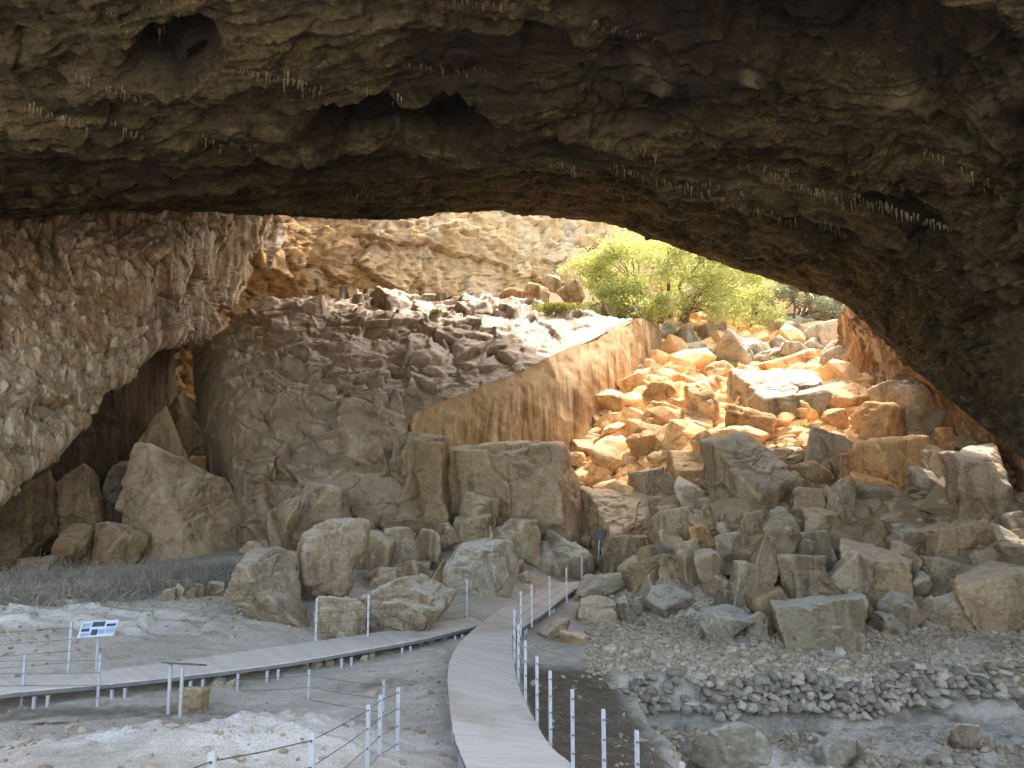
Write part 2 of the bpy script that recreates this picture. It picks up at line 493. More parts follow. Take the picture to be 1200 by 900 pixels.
def terrain(x, y, noise=True):
    x = np.atleast_1d(np.asarray(x, float)); y = np.atleast_1d(np.asarray(y, float))
    xc = np.clip(x, -26, 24); yc = np.clip(y, 9, 66)
    z = np.zeros(len(x))
    for i in range(0, len(x), 40000):
        s = slice(i, i + 40000)
        d = (xc[s, None] - _X[None, :, 0]) ** 2 + (yc[s, None] - _X[None, :, 1]) ** 2
        z[s] = _tps(d) @ _W[:-3] + _W[-3] + _W[-2] * xc[s] + _W[-1] * yc[s]
    # dug pit below the terrace
    ex = pit_edge_x(y)
    pit = sstep(ex - .12, ex + .5, x) * sstep(wall_Y(x) + .12, wall_Y(x) - .22, y) * sstep(9.0, 11.0, y) * (1 - sstep(13.5, 17, x))
    z = z - pit * (1.0 + .10 * np.sin(x * 1.3) * np.cos(y * 1.1))
    # spoil heap in the pit
    z = z + .55 * np.exp(-((x - 4.9) / 1.3) ** 2 - ((y - 15.6) / .9) ** 2) * pit
    z = z + .45 * np.exp(-((x - 7.2) / 1.6) ** 2 - ((y - 14.2) / .8) ** 2) * pit
    # platform the viewer stands on
    up = np.interp(y, [-60, -30, -6, 1.5, 9.5], [-3.0, 1.0, 3.7, 3.7, 0.8])
    k = sstep(10.0, 8.0, y)
    z = z * (1 - k) + up * k
    z = z * (1 - sstep(66, 120, y)) + 20 * sstep(66, 120, y)
    if noise:
        p = np.c_[x, y, np.zeros(len(x))]
        z = z - .40 * in_rubble(x, y)
        amp = .5 + .5 * sstep(22, 26, y)
        z = z + amp * (.10 * fbm(p * .7, 5, 3) + .05 * fbm(p * 2.6, 4, 9, ridged=True))
        z = z + (.22 * fbm(p * 1.1, 4, 21) + .08 * facet(p * 1.6, 22, 1, .5)) * pit
        z = z + sstep(30, 24, y) * (.035 * facet(p * 2.1, 36, 1, .5) * sstep(-.2, .3, fbm(p * .5, 3, 37)) + .012 * fbm(p * 5.5, 3, 38, ridged=True))
        # lumpy eroded mound at front left
        mk = np.exp(-((x + 4.6) / 3.0) ** 2 - ((y - 12.8) / 1.6) ** 2)
        z = z + mk * (.36 * fbm(p * .75 + 5, 4, 31) + .26 * facet(p * .8, 33, 1, .3) + .09 * facet(p * 2.2, 34, 1, .4))
        # broken bank at left
        bk = np.exp(-((y - 21.6) / 1.2) ** 2) * sstep(-7, -10, x)
        z = z + bk * .22 * facet(p * np.array([1.0, 1.6, 1]), 35, 1, .8)
    return z

def ground_hit(px, py, y0=9.0, y1=68.0):
    d = ray(px, py)
    Y = np.linspace(y0, y1, 700)
    zz = CZ + d[2] / d[1] * Y
    t = terrain(d[0] / d[1] * Y, Y, False)
    b = np.nonzero(t >= zz)[0]
    Yh = Y[b[0]] if len(b) else y1
    return at(px, py, Yh)

xs = np.unique(np.concatenate([np.linspace(-300, -60, 13), np.linspace(-60, -20, 50), np.linspace(-20, 20, 460), np.linspace(20, 60, 50), np.linspace(60, 300, 13)]))
ys = np.unique(np.concatenate([np.linspace(-300, -40, 14), np.linspace(-40, 9, 80), np.linspace(9, 25, 230), np.linspace(25, 64, 190), np.linspace(64, 120, 30), np.linspace(120, 400, 10)]))
gx, gy = np.meshgrid(xs, ys)
fx, fy = gx.ravel(), gy.ravel()
fz = terrain(fx, fy)
nx, ny = len(xs), len(ys)
ii = np.arange(nx * ny).reshape(ny, nx)
quads = np.stack([ii[:-1, :-1], ii[:-1, 1:], ii[1:, 1:], ii[1:, :-1]], -1).reshape(-1, 4)
pitm = sstep(pit_edge_x(fy) - .3, pit_edge_x(fy) + .3, fx) * (fy < wall_Y(fx))
brown = np.zeros(len(fx))
dx_walk = np.interp(fy, [9, 11.6, 14, 17, 20, 26, 33], [2.0, .9, .35, .1, 0, 1.5, 3.5])
brown = np.maximum(brown, sstep(.0, .3, fx - dx_walk) * sstep(wall_Y(fx) + 2.2, wall_Y(fx) - .2, fy) * (1 - sstep(1.9, 3.0, fx - dx_walk)) * .9)
brown = np.maximum(brown, pitm * (.42 + .35 * fbm(np.c_[fx * .6, fy * .8, fx * 0], 4, 48)))
brown = np.maximum(brown, .75 * np.exp(-((fx + 5.0) / 2.4) ** 2 - ((fy - 15.6) / .8) ** 2))
brown = np.maximum(brown, .7 * np.exp(-((fx + 9.0) / 4.5) ** 2 - ((fy - 16.2) / .7) ** 2))
brown = np.maximum(brown, .55 * np.exp(-((fx + 3.0) / 1.6) ** 2 - ((fy - 17.8) / .5) ** 2))
brown = np.maximum(brown, .25 * sstep(24, 27, fy) * (fx < 2))
for mx_, my_ in ((58, 848), (338, 852)):
    q_ = ground_hit(mx_, my_)
    brown = np.maximum(brown, 1.0 * np.exp(-((fx - q_[0]) / .55) ** 2 - ((fy - q_[1]) / .22) ** 2))
pale = np.zeros(len(fx))
pale = np.maximum(pale, .9 * np.exp(-((fx + 5.5) / 4.5) ** 2 - ((fy - 12.6) / 1.7) ** 2))
pale = np.maximum(pale, .8 * np.exp(-((fy - 21.4) / 1.3) ** 2) * sstep(-6.5, -10, fx))
pale = np.maximum(pale, .55 * np.exp(-((fx - 5.2) / 2.0) ** 2 - ((fy - 15.2) / 1.0) ** 2))
pale = np.maximum(pale, .45 * sstep(3, 5, fx) * sstep(18, 19, fy))
tg = mesh_np('ground', np.c_[fx, fy, fz], quads, M['ground'], attr={'brown': np.clip(brown, 0, 1), 'pale': pale, 'stony': np.maximum(in_rubble(fx, fy) * 1.0, sstep(30, 34, fy))})
tag(tg, 'pale dusty floor of the cave with the slope rising to daylight', kind='structure')

# ---- rock sheets from control grids
def rotm(ax, a):
    return np.array(Matrix.Rotation(a, 3, ax))

def cr(P, t):
    """Catmull-Rom through P (n, ...) at t in [0, n-1]"""
    n = len(P)
    Q = np.concatenate([[2 * P[0] - P[1]], P, [2 * P[-1] - P[-2]]])
    i = np.minimum(t.astype(int), n - 2)
    f = (t - i).reshape((-1,) + (1,) * (P.ndim - 1))
    a, b, c, d = Q[i], Q[i + 1], Q[i + 2], Q[i + 3]
    return .5 * (2 * b + (c - a) * f + (2 * a - 5 * b + 4 * c - d) * f * f + (3 * b - a - 3 * c + d) * f ** 3)

def sheet(G, nu, nv):
    """G (rows, cols, 3) -> V (nv*nu,3), quads"""
    G = np.asarray(G, float)
    R = cr(G, np.linspace(0, len(G) - 1, nv))
    C = cr(np.swapaxes(R, 0, 1), np.linspace(0, G.shape[1] - 1, nu))
    V = np.swapaxes(C, 0, 1)
    i = np.arange(nu * nv).reshape(nv, nu)
    q = np.stack([i[:-1, :-1], i[:-1, 1:], i[1:, 1:], i[1:, :-1]], -1).reshape(-1, 4)
    gu = np.gradient(V, axis=1); gv = np.gradient(V, axis=0)
    nrm = np.cross(gu, gv)
    nrm /= np.maximum(np.linalg.norm(nrm, axis=-1, keepdims=True), 1e-9)
    return V.reshape(-1, 3), q, nrm.reshape(-1, 3)

def pxgrid(rows): return np.array([[at(*c) for c in r] for r in rows])

# --- cave roof
brink = [(-300, 235, 32), (0, 250, 34.5), (200, 241, 40), (400, 251, 44.5), (600, 243, 46.0), (740, 265, 41.2), (850, 307, 36.8), (930, 332, 35.4),
         (985, 351, 34.6), (1040, 400, 33), (1100, 450, 29.5), (1200, 525, 25), (1330, 620, 20)]
row1 = [(-300, 190, 28), (0, 222, 30), (200, 222, 33), (400, 234, 35.5), (600, 224, 36.5), (750, 243, 35), (860, 270, 33), (960, 292, 31.2),
        (1040, 315, 29.8), (1120, 365, 27.2), (1200, 415, 24.8), (1330, 500, 21), (1480, 600, 17.5)]
row2 = [(-300, 130, 25), (0, 180, 26), (200, 185, 27), (400, 193, 28), (600, 188, 28.5), (760, 200, 28), (880, 220, 27.5), (1000, 240, 26.5),
        (1100, 262, 25), (1200, 310, 23), (1300, 362, 20.5), (1420, 450, 17.5), (1560, 560, 14.5)]
row3 = [(-300, 80, 21.5), (0, 110, 22), (200, 115, 22.5), (400, 120, 23), (600, 115, 23.5), (760, 120, 23.2), (900, 130, 22.7), (1050, 150, 22),
        (1170, 182, 21), (1290, 230, 19.2), (1400, 300, 17), (1530, 400, 14.5), (1680, 520, 12)]
row4 = [(-300, -10, 18), (0, 10, 18.5), (200, 12, 18.7), (400, 12, 19), (600, 10, 19), (770, 12, 18.9), (930, 18, 18.6), (1090, 35, 18),
        (1230, 80, 17), (1360, 150, 15.8), (1480, 240, 14), (1620, 360, 12), (1800, 500, 9.8)]
B0 = pxgrid([brink])[0]
top = B0 + np.array([0, .6, 5.0]); top[:, 2] = np.maximum(top[:, 2], 20)
top[:4] += np.array([[0, 9, 4], [0, 9, 4], [0, 9, 3], [0, 6, 1.5]])  # unseen left lip, leaned back and up to block sun from the left side
xw = np.array([-20, -13, -8, -4, 0, 4, 8, 12, 14.5, 16, 17, 17.5, 18.0])
zw = np.array([15.5, 16.8, 17.2, 17.5, 17.6, 17.4, 17, 15.8, 13.8, 11.2, 8.5, 5.5, 2.0])
def wrow(Y, dz): return np.c_[xw * (1.0 + .01 * Y), np.full(13, Y), zw + dz]
G = np.concatenate([[top], pxgrid([brink, row1, row2, row3, row4]), [wrow(13.5, .4)], [wrow(10.5, 1.2)], [wrow(8.5, 2.6)], [wrow(8.0, 7)]])
NVC, NUC = 660, 760
V, Q, NR = sheet(G, NUC, NVC)
if NR[:, 2].mean() > 0: NR = -NR; Q = Q[:, ::-1]
vr = np.repeat(np.linspace(0, len(G) - 1, NVC), NUC)
inner = sstep(1.0, 1.8, vr)
p = V
w = p + np.c_[fbm(p * .25, 3, 50), fbm(p * .25, 3, 51), fbm(p * .25, 3, 52)] * 1.4
strat = fbm(w * np.array([.13, .42, .5]), 5, 60)
def terr(n, k, a=.3, b=.7):
    n = n * k
    return (np.floor(n) + sstep(a, b, n - np.floor(n))) / k
d = terr(strat, 3.2) * 1.5 * inner + .38 * facet(w * np.array([.2, .5, .5]), 61, 1.0, .4) * (.25 + .75 * inner)
rotp = w @ rotm('Z', .18).T
d += .60 * terr(fbm(rotp * np.array([.16, .95, .95]), 5, 66), 5.0, .38, .62) * inner
d += .24 * terr(fbm(rotp * np.array([.42, 2.8, 2.8]), 4, 67), 5.0, .38, .62) * (.3 + .7 * inner)
d += .08 * facet(w * np.array([.5, 1.6, 1.6]), 62, 1.0, .5) + .03 * facet(w * np.array([2.0, 3.8, 3.8]), 63, 1, .8)
d += .22 * fbm(p * .8, 5, 64) * inner + .05 * fbm(p * 2.6, 4, 65, ridged=True)
V = V + NR * d[:, None] * .8
roof_shade = np.zeros(len(V)); palec = np.zeros(len(V))
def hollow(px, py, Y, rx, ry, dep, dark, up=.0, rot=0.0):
    global V, roof_shade
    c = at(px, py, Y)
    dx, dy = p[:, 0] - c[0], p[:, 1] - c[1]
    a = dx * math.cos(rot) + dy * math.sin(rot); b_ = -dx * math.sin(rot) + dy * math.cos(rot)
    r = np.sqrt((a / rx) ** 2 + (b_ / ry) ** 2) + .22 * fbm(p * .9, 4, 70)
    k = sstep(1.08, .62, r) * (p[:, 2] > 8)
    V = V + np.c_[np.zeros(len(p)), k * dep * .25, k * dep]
    roof_shade = np.maximum(roof_shade, dark * sstep(1.15, .55, r) * (p[:, 2] > 8))  # shade of hollows and dark roof zones painted into the colour
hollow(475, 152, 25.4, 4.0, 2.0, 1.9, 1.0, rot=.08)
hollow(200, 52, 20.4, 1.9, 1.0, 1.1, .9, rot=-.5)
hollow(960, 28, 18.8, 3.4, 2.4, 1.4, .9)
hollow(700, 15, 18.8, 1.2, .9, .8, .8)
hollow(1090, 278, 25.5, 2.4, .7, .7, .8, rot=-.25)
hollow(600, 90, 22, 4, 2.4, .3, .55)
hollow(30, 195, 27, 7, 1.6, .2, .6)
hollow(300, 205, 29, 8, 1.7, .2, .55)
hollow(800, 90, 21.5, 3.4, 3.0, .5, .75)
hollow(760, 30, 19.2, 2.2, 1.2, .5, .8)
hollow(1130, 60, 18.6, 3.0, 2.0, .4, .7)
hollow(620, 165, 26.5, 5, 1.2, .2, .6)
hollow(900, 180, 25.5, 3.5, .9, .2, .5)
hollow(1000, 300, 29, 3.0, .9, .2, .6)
def palespot(px, py, Y, rx, ry, k):
    global palec
    c = at(px, py, Y)
    r = np.sqrt(((p[:, 0] - c[0]) / rx) ** 2 + ((p[:, 1] - c[1]) / ry) ** 2) + .5 * fbm(p * 1.4, 4, 77)
    palec = np.maximum(palec, .6 * k * sstep(1.2, .2, r))
for s in [(770, 97, 22, .9, .6, .9), (885, 88, 21.5, .5, .25, 1.0), (1055, 105, 20.8, .5, 1.0, 1), (1165, 85, 19, .5, 1.3, .9), (660, 50, 20, 1.4, .6, .6),
          (700, 22, 19, 1, .5, .6), (820, 15, 18.8, 2.0, .5, .8), (400, 30, 19.4, 3, 1, .35), (130, 85, 21.5, 2.4, .8, .45), (60, 40, 19.8, 2.2, 1, .4),
          (430, 180, 27, 2.0, .5, .8), (500, 192, 28, 1.6, .4, .6), (940, 240, 27.5, 4.0, 1.4, .3), (1180, 380, 24.5, 1.6, 2, .5), (700, 150, 25, 2, 1, .45), (1120, 150, 21.8, 1.0, .6, .6),
          (300, 140, 24, 3.5, 1.2, .35), (250, 215, 31, 5, 1, .3)]:
    palespot(*s)
ceil_o = mesh_np('cave_ceiling', V, Q, M['ceiling'], attr={'roof_shade': roof_shade, 'pale': palec})
tag(ceil_o, 'dark low rock roof of the cave with small stalactites', kind='structure')
CEIL_V, CEIL_Q = V, Q
ceil_bvh = BVHTree.FromPolygons(V.tolist(), Q.tolist())

# --- rock flank under the low right end of the roof
RW = [[(1000, 352, 38.5), (1045, 398, 33.8), (1102, 446, 30.2), (1200, 518, 25.8), (1330, 610, 20.8), (1450, 700, 17)],
      [(990, 362, 41), (1030, 412, 36.5), (1085, 462, 32.8), (1175, 530, 28), (1310, 640, 22), (1430, 740, 18)],
      [(985, 380, 43), (1020, 440, 38), (1072, 500, 34), (1160, 570, 29), (1300, 690, 22.5), (1420, 800, 18.5)],
      [(985, 430, 43), (1020, 490, 38), (1072, 560, 34), (1160, 640, 29), (1300, 760, 22.5), (1420, 900, 18.5)]]
V, Q, NR = sheet(pxgrid(RW), 260, 150)
if NR[:, 1].mean() > 0: NR = -NR; Q = Q[:, ::-1]
d = .35 * facet(V * .6, 71, 1, .5) + .15 * facet(V * 1.6, 72, 1, .6) + .25 * fbm(V * .5, 4, 73)
V = V + NR * d[:, None]
o = mesh_np('cave_wall', V, Q, M['wall'], attr={'deep': np.zeros(len(V))}); o.color = (.80, .66, .52, 1)
tag(o, 'orange-brown rock flank under the descending right end of the roof', kind='structure')

# --- left wall with the hollow below its lip
LW = [[(-300, 150, 27), (-100, 190, 31.5), (0, 205, 37), (70, 210, 39.5), (140, 212, 41.5), (215, 212, 44), (290, 212, 48), (350, 212, 54)],
      [(-300, 330, 24.5), (-100, 330, 28), (0, 325, 31.5), (60, 325, 34), (120, 325, 36.5), (180, 325, 39), (240, 315, 44), (305, 315, 51.5)],
      [(-300, 480, 22.5), (-100, 460, 26.5), (0, 450, 29.5), (55, 430, 31.8), (105, 410, 34), (155, 385, 37), (198, 362, 41), (262, 370, 48.5)],
      [(-300, 640, 21.5), (-100, 630, 25), (0, 580, 27.8), (50, 548, 29.8), (100, 498, 32.3), (150, 441, 35.5), (188, 402, 39.5), (228, 408, 45.5)],
      [(-300, 640, 25), (-100, 610, 30), (0, 560, 33), (50, 525, 35), (100, 475, 37.3), (150, 425, 40), (186, 395, 44), (222, 400, 48)],
      [(-300, 720, 26), (-100, 700, 30.5), (0, 690, 33.5), (60, 670, 35.3), (110, 655, 37.2), (150, 640, 39.5), (186, 610, 44), (222, 600, 48)]]
G = pxgrid(LW)
t0 = G[0].copy(); t0[:, 2] += 9; t0[:, 0] -= np.array([2, 1, 1, 1, 1, 0, 0, 0])
side = G[:, :1] + np.array([-2.0, -7.0, 0])           # the wall runs on towards the mouth
G = np.concatenate([side * [1, 1, 1], G], 1)
t0 = np.concatenate([t0[:1] + np.array([-2, -7, 0]), t0])
G = np.concatenate([[t0], G])
V, Q, NR = sheet(G, 420, 420)
if NR[:, 1].mean() > 0: NR = -NR; Q = Q[:, ::-1]
p = V
w = p + np.c_[fbm(p * .3, 3, 80), fbm(p * .3, 3, 81), fbm(p * .3, 3, 82)] * 1.0
gv_ = np.linspace(0, len(G) - 1, 420)
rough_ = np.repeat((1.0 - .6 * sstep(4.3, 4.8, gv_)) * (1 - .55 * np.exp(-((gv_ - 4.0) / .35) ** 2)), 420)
deep = np.repeat(sstep(4.02, 4.35, gv_), 420)  # shade of the recess below the lip, painted into the wall colour
d = .85 * facet(w * np.array([.40, .40, .26]), 83, 1, .4) + .28 * facet(w * np.array([1.1, 1.1, .7]), 84, 1, .5)
d += .13 * facet(w * np.array([2.8, 2.8, 1.5]), 85, 1, .6) + .3 * fbm(p * .6, 5, 86) + .12 * fbm(p * np.array([2.6, 2.6, .7]), 4, 87, ridged=True)
V = V + NR * (d * rough_)[:, None] * .9
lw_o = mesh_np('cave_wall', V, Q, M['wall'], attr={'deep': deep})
tag(lw_o, 'rough pale overhanging side wall of the cave above a dark hollow', kind='structure')

# --- cliff of the open shaft beyond
cpx = [60, 130, 190, 250, 320, 420, 520, 620, 720, 820, 920, 1020, 1150, 1320]
cY = [43, 45, 46.5, 50, 54, 58, 61, 63.5, 66, 69, 72, 73, 66, 54]
yb = [300, 290, 260, 240, 236, 236, 236, 236, 245, 270, 300, 330, 380, 430]
Hs = [30, 31, 32, 32, 32, 32, 32, 31, 30, 29, 28, 27, 26, 24]
rows = []
rows.append([np.array([at(a, 300, b)[0], b + 1.0, h]) for a, b, h in zip(cpx, cY, Hs)])
rows.append([at(a, 232 if a < 700 else y - 30, b) for a, b, y in zip(cpx, cY, yb)])
rows.append([at(a, 300, b - 1.0) for a, b in zip(cpx, cY)])
rows.append([at(a, 352, b - (-1.5 if 180 < a < 380 else 1)) for a, b in zip(cpx, cY)])
rows.append([at(a, 400, b - .5) for a, b in zip(cpx, cY)])
rows.append([at(a, 500, b) for a, b in zip(cpx, cY)])
G = np.array(rows)
V, Q, NR = sheet(G, 460, 300)
if NR[:, 1].mean() > 0: NR = -NR; Q = Q[:, ::-1]
p = V
w = p + np.c_[fbm(p * .2, 3, 90), fbm(p * .2, 3, 91), fbm(p * .2, 3, 92)] * .9
d = 1.1 * facet(w * np.array([.16, .16, .22]), 93, 1, .5) + .5 * facet(w * np.array([.5, .5, .6]), 94, 1, .5)
d += .25 * facet(w * np.array([1.4, 1.4, 1.6]), 95, 1, .6) + .3 * fbm(p * .4, 5, 96) + .15 * fbm(p * 1.6, 4, 97, ridged=True)
left_boost = 1 + .5 * sstep(-8, -18, p[:, 0])
V = V + NR * (d * left_boost)[:, None] * .7
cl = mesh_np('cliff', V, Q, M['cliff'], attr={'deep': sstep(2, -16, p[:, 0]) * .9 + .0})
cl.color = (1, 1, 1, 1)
tag(cl, 'sunlit tan limestone cliff closing the far side of the opening', kind='structure')

# ------------------------------------------------------------------ the great fallen block
GA = [[(225, 412, 46.5), (262, 386, 47), (330, 349, 48), (440, 343, 49), (560, 348, 49), (650, 360, 48.5), (747, 374, 47)],
      [(228, 440, 44.5), (261, 410, 43.5), (320, 388, 43.8), (410, 383, 44), (500, 386, 44), (590, 394, 43.5), (672, 407, 42.5)],
      [(230, 472, 42.5), (266, 440, 39.5), (319, 430, 39.5), (385, 428, 39.5), (450, 432, 39.5), (520, 440, 39), (587, 446, 38.5)],
      [(236, 505, 40.5), (274, 480, 36), (320, 474, 36), (370, 474, 35.6), (410, 480, 35.4), (446, 487, 35.2), (482, 492, 35)],
      [(244, 560, 39.5), (288, 540, 33.6), (330, 543, 33.2), (380, 540, 32.9), (420, 540, 32.8), (460, 540, 33), (505, 537, 34)],
      [(258, 625, 38.5), (300, 622, 32.4), (340, 630, 32), (390, 632, 31.6), (430, 632, 31.6), (480, 625, 32), (535, 612, 33.6)],
      [(268, 680, 38.5), (305, 670, 32.6), (345, 675, 32), (390, 675, 31.8), (430, 675, 31.8), (480, 668, 32.2), (540, 655, 33.8)]]
V, Q, NR = sheet(pxgrid(GA), 330, 300)
if NR[:, 2].mean() < 0: NR = -NR; Q = Q[:, ::-1]
p = V
w = p + np.c_[fbm(p * .3, 3, 100), fbm(p * .3, 3, 101), fbm(p * .3, 3, 102)] * 1.1
uu = np.tile(np.linspace(0, 6, 330), 300)
leftf = 1 - .8 * sstep(1.1, .6, uu)
redge = 1 - .75 * sstep(5.2, 6.0, uu)
frontf = np.repeat(sstep(2.4, 3.4, np.linspace(0, 6, 300)), 330)
sq = np.array([1, .7, 1.6])
d = .62 * facet(w * .33, 103, 1, .2) * (1 + .7 * frontf) + .40 * facet(w * .72 * sq, 104, 1, .12 + .3 * frontf) + .07 * facet(w * 2.0 * sq, 105, 1, .25) * (1 - .5 * frontf)
d += .40 * np.maximum(0, fbm(w * .8 * sq, 3, 119) - .1) * (1 - .85 * frontf)
d += .30 * fbm(p * .5, 5, 106) + .07 * fbm(p * 1.6, 4, 107, ridged=True) * (1 - .6 * frontf) + .015 * fbm(p * 4.5, 3, 108, ridged=True)
cz = fbm(w * np.array([.55, .3, .16]), 4, 109)

V = V + NR * (d * leftf * redge)[:, None] * .9
LUMPS = []
gb = empty('fallen_block', at(400, 620, 33))
tag(gb, 'huge tilted fallen limestone block, as big as a house, with pitted top', 'rock block')
o = mesh_np('weathered_top', V, Q, M['great'], gb)
o.matrix_parent_inverse = Matrix.Translation(gb.location).inverted()
for k_, (bx_, yb_) in enumerate([((390, 474, 492, 606), 33.5), ((300, 500, 404, 592), 34.3)]):
    LUMPS.append((bx_, yb_))
GBf = [[(452, 492, 37.5), (478, 487, 35.2), (530, 466, 36.6), (587, 443, 38.6), (672, 405, 42.6), (730, 378, 46.3), (749, 373, 47.2), (765, 376, 52)],
       [(456, 510, 37.2), (490, 507, 34.6), (545, 500, 35.5), (600, 487, 37), (685, 450, 40.8), (742, 410, 45), (768, 391, 47.6), (778, 388, 52)],
       [(470, 545, 37.0), (520, 545, 34.2), (565, 545, 35.5), (615, 543, 36.6), (662, 524, 39), (735, 457, 43.8), (775, 412, 48), (782, 410, 52)],
       [(475, 590, 37.0), (530, 590, 34.4), (570, 590, 35.6), (618, 588, 36.6), (664, 570, 39), (738, 500, 43.8), (778, 450, 48), (786, 450, 52)]]
V, Q, NR = sheet(pxgrid(GBf), 300, 160)
if NR[:, 0].mean() < 0: NR = -NR; Q = Q[:, ::-1]
p = V
ed = np.repeat(sstep(0, .35, np.linspace(0, 3, 160)), 300)
pd = p @ rotm('Y', .75).T @ rotm('X', .3).T
d = .30 * fbm(p * np.array([.45, .45, .3]), 4, 110) + .12 * fbm(pd * np.array([1.1, .6, .25]), 4, 113) + .035 * fbm(pd * np.array([3.5, 1.6, .5]), 3, 112)
V = V + NR * (d * (.55 + .45 * ed))[:, None]
o = mesh_np('sheer_face', V, Q, M['face'], gb)
o['label'] = 'sheer side face of the block with orange and cream streaks'
o.matrix_parent_inverse = Matrix.Translation(gb.location).inverted()

# ------------------------------------------------------------------ boulders
_ico = {}
def ico(l):
    if l not in _ico:
        bm = bmesh.new()
        bmesh.ops.create_icosphere(bm, subdivisions=l, radius=1.0)
        bm.verts.ensure_lookup_table()
        _ico[l] = (np.array([v.co[:] for v in bm.verts]), np.array([[v.index for v in f.verts] for f in bm.faces]))
        bm.free()
    return _ico[l]

def rock_shape(level, seed, style):
    """unit rock: soft intersection of half-spaces"""
    r = np.random.RandomState(seed)
    D, FA = ico(level)
    nn, hh = [], []
    if style in ('block', 'slab', 'wedge', 'ramp', 'cube'):
        ax = [np.array(a, float) for a in ((1, 0, 0), (-1, 0, 0), (0, 1, 0), (0, -1, 0), (0, 0, 1), (0, 0, -1))]
        jit = {'block': .16, 'slab': .18, 'wedge': .30, 'ramp': .12, 'cube': .11}[style]
        for a in ax:
            n = a + r.normal(0, jit, 3); n /= np.linalg.norm(n)
            nn.append(n); hh.append(r.uniform(.86, 1.0))
        if style == 'wedge':
            n = np.array([r.choice([-1, 1]) * r.uniform(.55, .9), -r.uniform(.2, .6), r.uniform(.6, .9)]); n /= np.linalg.norm(n)
            nn.append(n); hh.append(r.uniform(.42, .6))
        if style == 'ramp':
            n = np.array([r.uniform(-.28, .12), -r.uniform(.45, .6), .8]); n /= np.linalg.norm(n)
            nn.append(n); hh.append(r.uniform(.5, .6))
        for k in range(3 if style == 'cube' else r.randint(4, 8)):
            n = r.normal(0, 1, 3); n /= np.linalg.norm(n)
            nn.append(n); hh.append(r.uniform(.92, 1.22))
        e = r.uniform(22, 48)
    elif style == 'round':
        for k in range(16):
            n = r.normal(0, 1, 3); n /= np.linalg.norm(n)
            nn.append(n); hh.append(r.uniform(.85, 1.05))
        e = r.uniform(10, 18)
    else:                                                   # chunk
        for k in range(r.randint(11, 15)):
            n = r.normal(0, 1, 3); n /= np.linalg.norm(n)
            nn.append(n); hh.append(r.uniform(.75, 1.05))
        for s in np.eye(3):
            for q in (-1, 1): nn.append(s * q); hh.append(1.15)
        e = r.uniform(20, 42)
    nn = np.array(nn); hh = np.array(hh)
    c = np.maximum(D @ nn.T, 0) / hh
    rad = ((c ** e).sum(1)) ** (-1 / e)
    return D * rad[:, None], FA

def rock(name, lo, hi, seed, style='chunk', level=4, roll=0.0, yaw=None, tint=(1, 1, 1), mat=None, rough=1.0):
    """rock filling the world box lo..hi"""
    r = np.random.RandomState(seed + 5)
    P, FA = rock_shape(level, seed, style)
    lo = np.asarray(lo, float); hi = np.asarray(hi, float)
    ext = (hi - lo) / 2; cen = (hi + lo) / 2
    if style == 'slab': P = P * np.array([1, .6, 1])
    if style == 'cube': P = P * np.c_[1.02 - .13 * P[:, 2], 1.02 - .10 * P[:, 2], np.ones(len(P))]
    yaw = r.uniform(-.5, .5) if yaw is None else yaw
    P = P * ext
    P = P @ rotm('Z', yaw).T @ rotm('Y', roll).T @ rotm('X', r.uniform(-.15, .15)).T
    a = P.min(0); b = P.max(0)
    P = (P - (a + b) / 2) / ((b - a) / 2) * ext
    size = float(np.mean(ext))
    nrm = P / ext ** 2; nrm /= np.linalg.norm(nrm, axis=1, keepdims=True)
    off = r.uniform(-50, 50, 3)
    q = P / size + off
    wq = q + .25 * np.c_[fbm(q * 1.3, 3, seed + 7), fbm(q * 1.3, 3, seed + 8), fbm(q * 1.3, 3, seed + 9)]
    d = .085 * facet(wq * 1.1, seed, 1, .45) + .03 * fbm(q * 2.2, 4, seed + 1)
    if level >= 4:
        d = d + .024 * facet(wq * 3.2, seed + 2, 1, .6) + .008 * fbm(q * 8, 3, seed + 3, ridged=True)
    if level >= 5:
        d = d + .009 * facet(wq * 9, seed + 4, 1, .7) + .005 * fbm(q * 20, 3, seed + 6, ridged=True)
        c1 = fbm(wq * .9, 4, seed + 12)
        d = d - .035 * np.exp(-(c1 / .012) ** 2) * sstep(.05, .3, fbm(q * .8, 2, seed + 13))
        # bedding steps
        bs_ = fbm(wq * np.array([.5, .5, 2.6]), 3, seed + 14) * 4
        d = d + .022 * (np.floor(bs_) + sstep(.35, .65, bs_ - np.floor(bs_)))
    P = P + nrm * (d * size * rough)[:, None]
    o = mesh_np(name, P, FA, mat or M['boulder'])
    o.location = cen
    o.color = (*tint, 1)
    return o

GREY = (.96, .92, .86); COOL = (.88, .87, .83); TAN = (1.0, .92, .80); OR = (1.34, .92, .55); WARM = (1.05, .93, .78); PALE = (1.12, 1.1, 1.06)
DK = (.62, .60, .57); BRN = (.80, .66, .50); SUN = (1.62, 1.26, .84)  # SUN paints sunlight into the tint of boulders in the bright patch

for k, (bx, Yb) in enumerate(LUMPS):
    a = at(bx[0], bx[3], Yb); b = at(bx[2], bx[1], Yb)
    o = rock('front_lump', (a[0], Yb - .4, a[2]), (b[0], Yb + 5.5, b[2] + .3), 700 + k * 31, 'block', 6, math.radians([-4, 8][k]), .1, (1, 1, 1), M['great'], .9)
    o.location = Vector(o.location) - gb.location
    o.parent = gb

